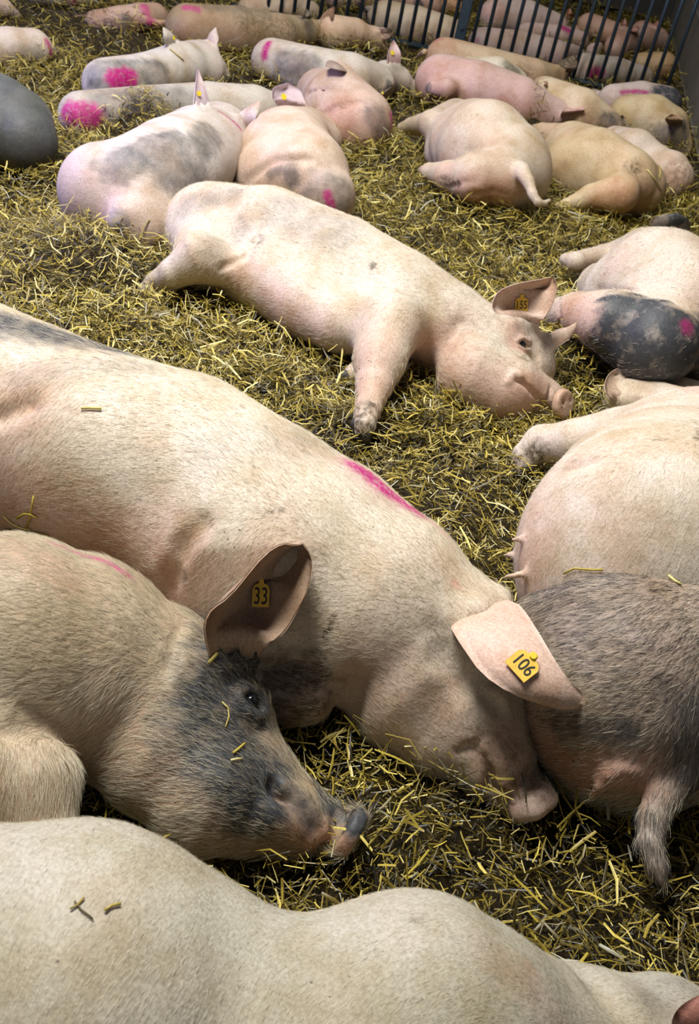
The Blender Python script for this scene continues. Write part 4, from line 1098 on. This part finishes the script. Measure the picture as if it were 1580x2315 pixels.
# ------------------------------------------------------------------ single stalks lying on the pigs
STALKS = []
def stalk(*a):
    STALKS.append(a)
def build_stalk(Q, label, wid, tone):
    N = np.array([q[2] for q in Q]); P = np.array([q[1] for q in Q]) + N * (wid * 0.5 + 0.001)
    T = np.gradient(P, axis=0); T /= np.linalg.norm(T, axis=1, keepdims=True)
    S = np.cross(T, N); S /= np.linalg.norm(S, axis=1, keepdims=True)
    ring = np.stack([P - S * wid / 2, P + N * wid * 0.35, P + S * wid / 2, P - N * wid * 0.15], 1)
    n = len(P)
    base = P.mean(0)
    V = (ring - base).reshape(-1, 3)
    F = [(i * 4 + j, i * 4 + (j + 1) % 4, i * 4 + 4 + (j + 1) % 4, i * 4 + 4 + j) for i in range(n - 1) for j in range(4)]
    F += [(0, 3, 2, 1), ((n - 1) * 4, (n - 1) * 4 + 1, (n - 1) * 4 + 2, (n - 1) * 4 + 3)]
    me = mesh_from('straw_stalk', V, np.array(F), smooth=False)
    attr(me, 'tone', np.full(len(V), tone))
    o = link('straw_stalk', me, STRAW); o.location = base
    tag(o, label, 'straw', 'single stalks lying on the pigs')
stalk('thick straw stalk lying slantwise on the brow of the dark faced pig', [(470, 1500), (490, 1478), (512, 1452), (530, 1430)], 0.006, 0.85)
stalk('thin curved straw under the eye of the dark faced pig', [(500, 1588), (513, 1600), (516, 1620), (508, 1645)], 0.003, 0.85)
stalk('short broken straw on the dark cheek, paler than its neighbours', [(520, 1721), (532, 1718), (545, 1717)], 0.0045, 0.95)
stalk('straw sliver lying across the middle of the dark cheek', [(525, 1705), (538, 1694), (551, 1682)], 0.0045, 0.75)
stalk('long thin straw draped along the top of the grey bristled rump', [(1275, 1297), (1300, 1285), (1340, 1288), (1365, 1288)], 0.004, 0.7)
stalk('pale straw lying on the flank fold right of the pig with tag 106', [(1510, 1300), (1525, 1312), (1540, 1325)], 0.005, 0.92)
stalk('forked straw bit on the back of the nearest pig', [(158, 2058), (175, 2048), (190, 2032)], 0.0025, 0.6)
stalk('bent dark straw crossing the forked bit on the nearest pig', [(168, 2040), (185, 2060), (210, 2080)], 0.002, 0.3)
stalk('yellow straw flake right of the forked bit on the nearest pig', [(235, 2062), (252, 2050), (272, 2046)], 0.0035, 0.7)
stalk('short straw on the ribs of the large pig with tag 106', [(184, 925), (205, 924), (230, 926)], 0.005, 0.85)
stalk('small straw on the flank of the pig with tag 155', [(575, 700), (582, 690), (588, 678)], 0.004, 0.85) if False else None
for k, (pts, tn, w, lb) in enumerate((
    ([(12, 1195), (50, 1200), (85, 1203), (112, 1210)], 0.6, 0.006, 'long brown straw at the foot of the wisp on the left pig back'),
    ([(10, 1165), (25, 1180), (48, 1192), (70, 1196)], 0.85, 0.004, 'curved straw at the left of the wisp on the left pig back'),
    ([(60, 1192), (70, 1170), (74, 1145), (78, 1120)], 0.8, 0.004, 'upright straw of the wisp on the left pig back'),
    ([(40, 1170), (58, 1160), (72, 1162), (85, 1170)], 0.75, 0.005, 'looped straw in the middle of the wisp on the left pig back'))):
    stalk(lb, pts, w, tn)

stalk('bright straw lying down the rump of the tan pig near the right wall', [(1462, 384), (1478, 405), (1494, 432)], 0.007, 0.9)
stalk('straw standing across the rump crest of the tan pig near the right wall', [(1490, 376), (1491, 390), (1489, 404)], 0.006, 0.85)
stalk('straw lying over the neck of the white pig with the bright magenta blotch', [(383, 112), (398, 124), (414, 138)], 0.008, 0.7)
PX = [p for a in STALKS for p in a[1]]
HITS = [(9.0, at(px, py, 0.05), np.array([0, 0, 1.0])) for px, py in PX]
for ops, lo, hi in PIGS:
    P, N = trace(ops, PX)
    on = sd(ops, P) < 0.004
    for i in np.flatnonzero(on):
        t = float(np.linalg.norm(P[i] - CAM))
        if t < HITS[i][0]: HITS[i] = (t, P[i], N[i])
i = 0
for a in STALKS:
    build_stalk(HITS[i:i + len(a[1])], a[0], a[2], a[3]); i += len(a[1])
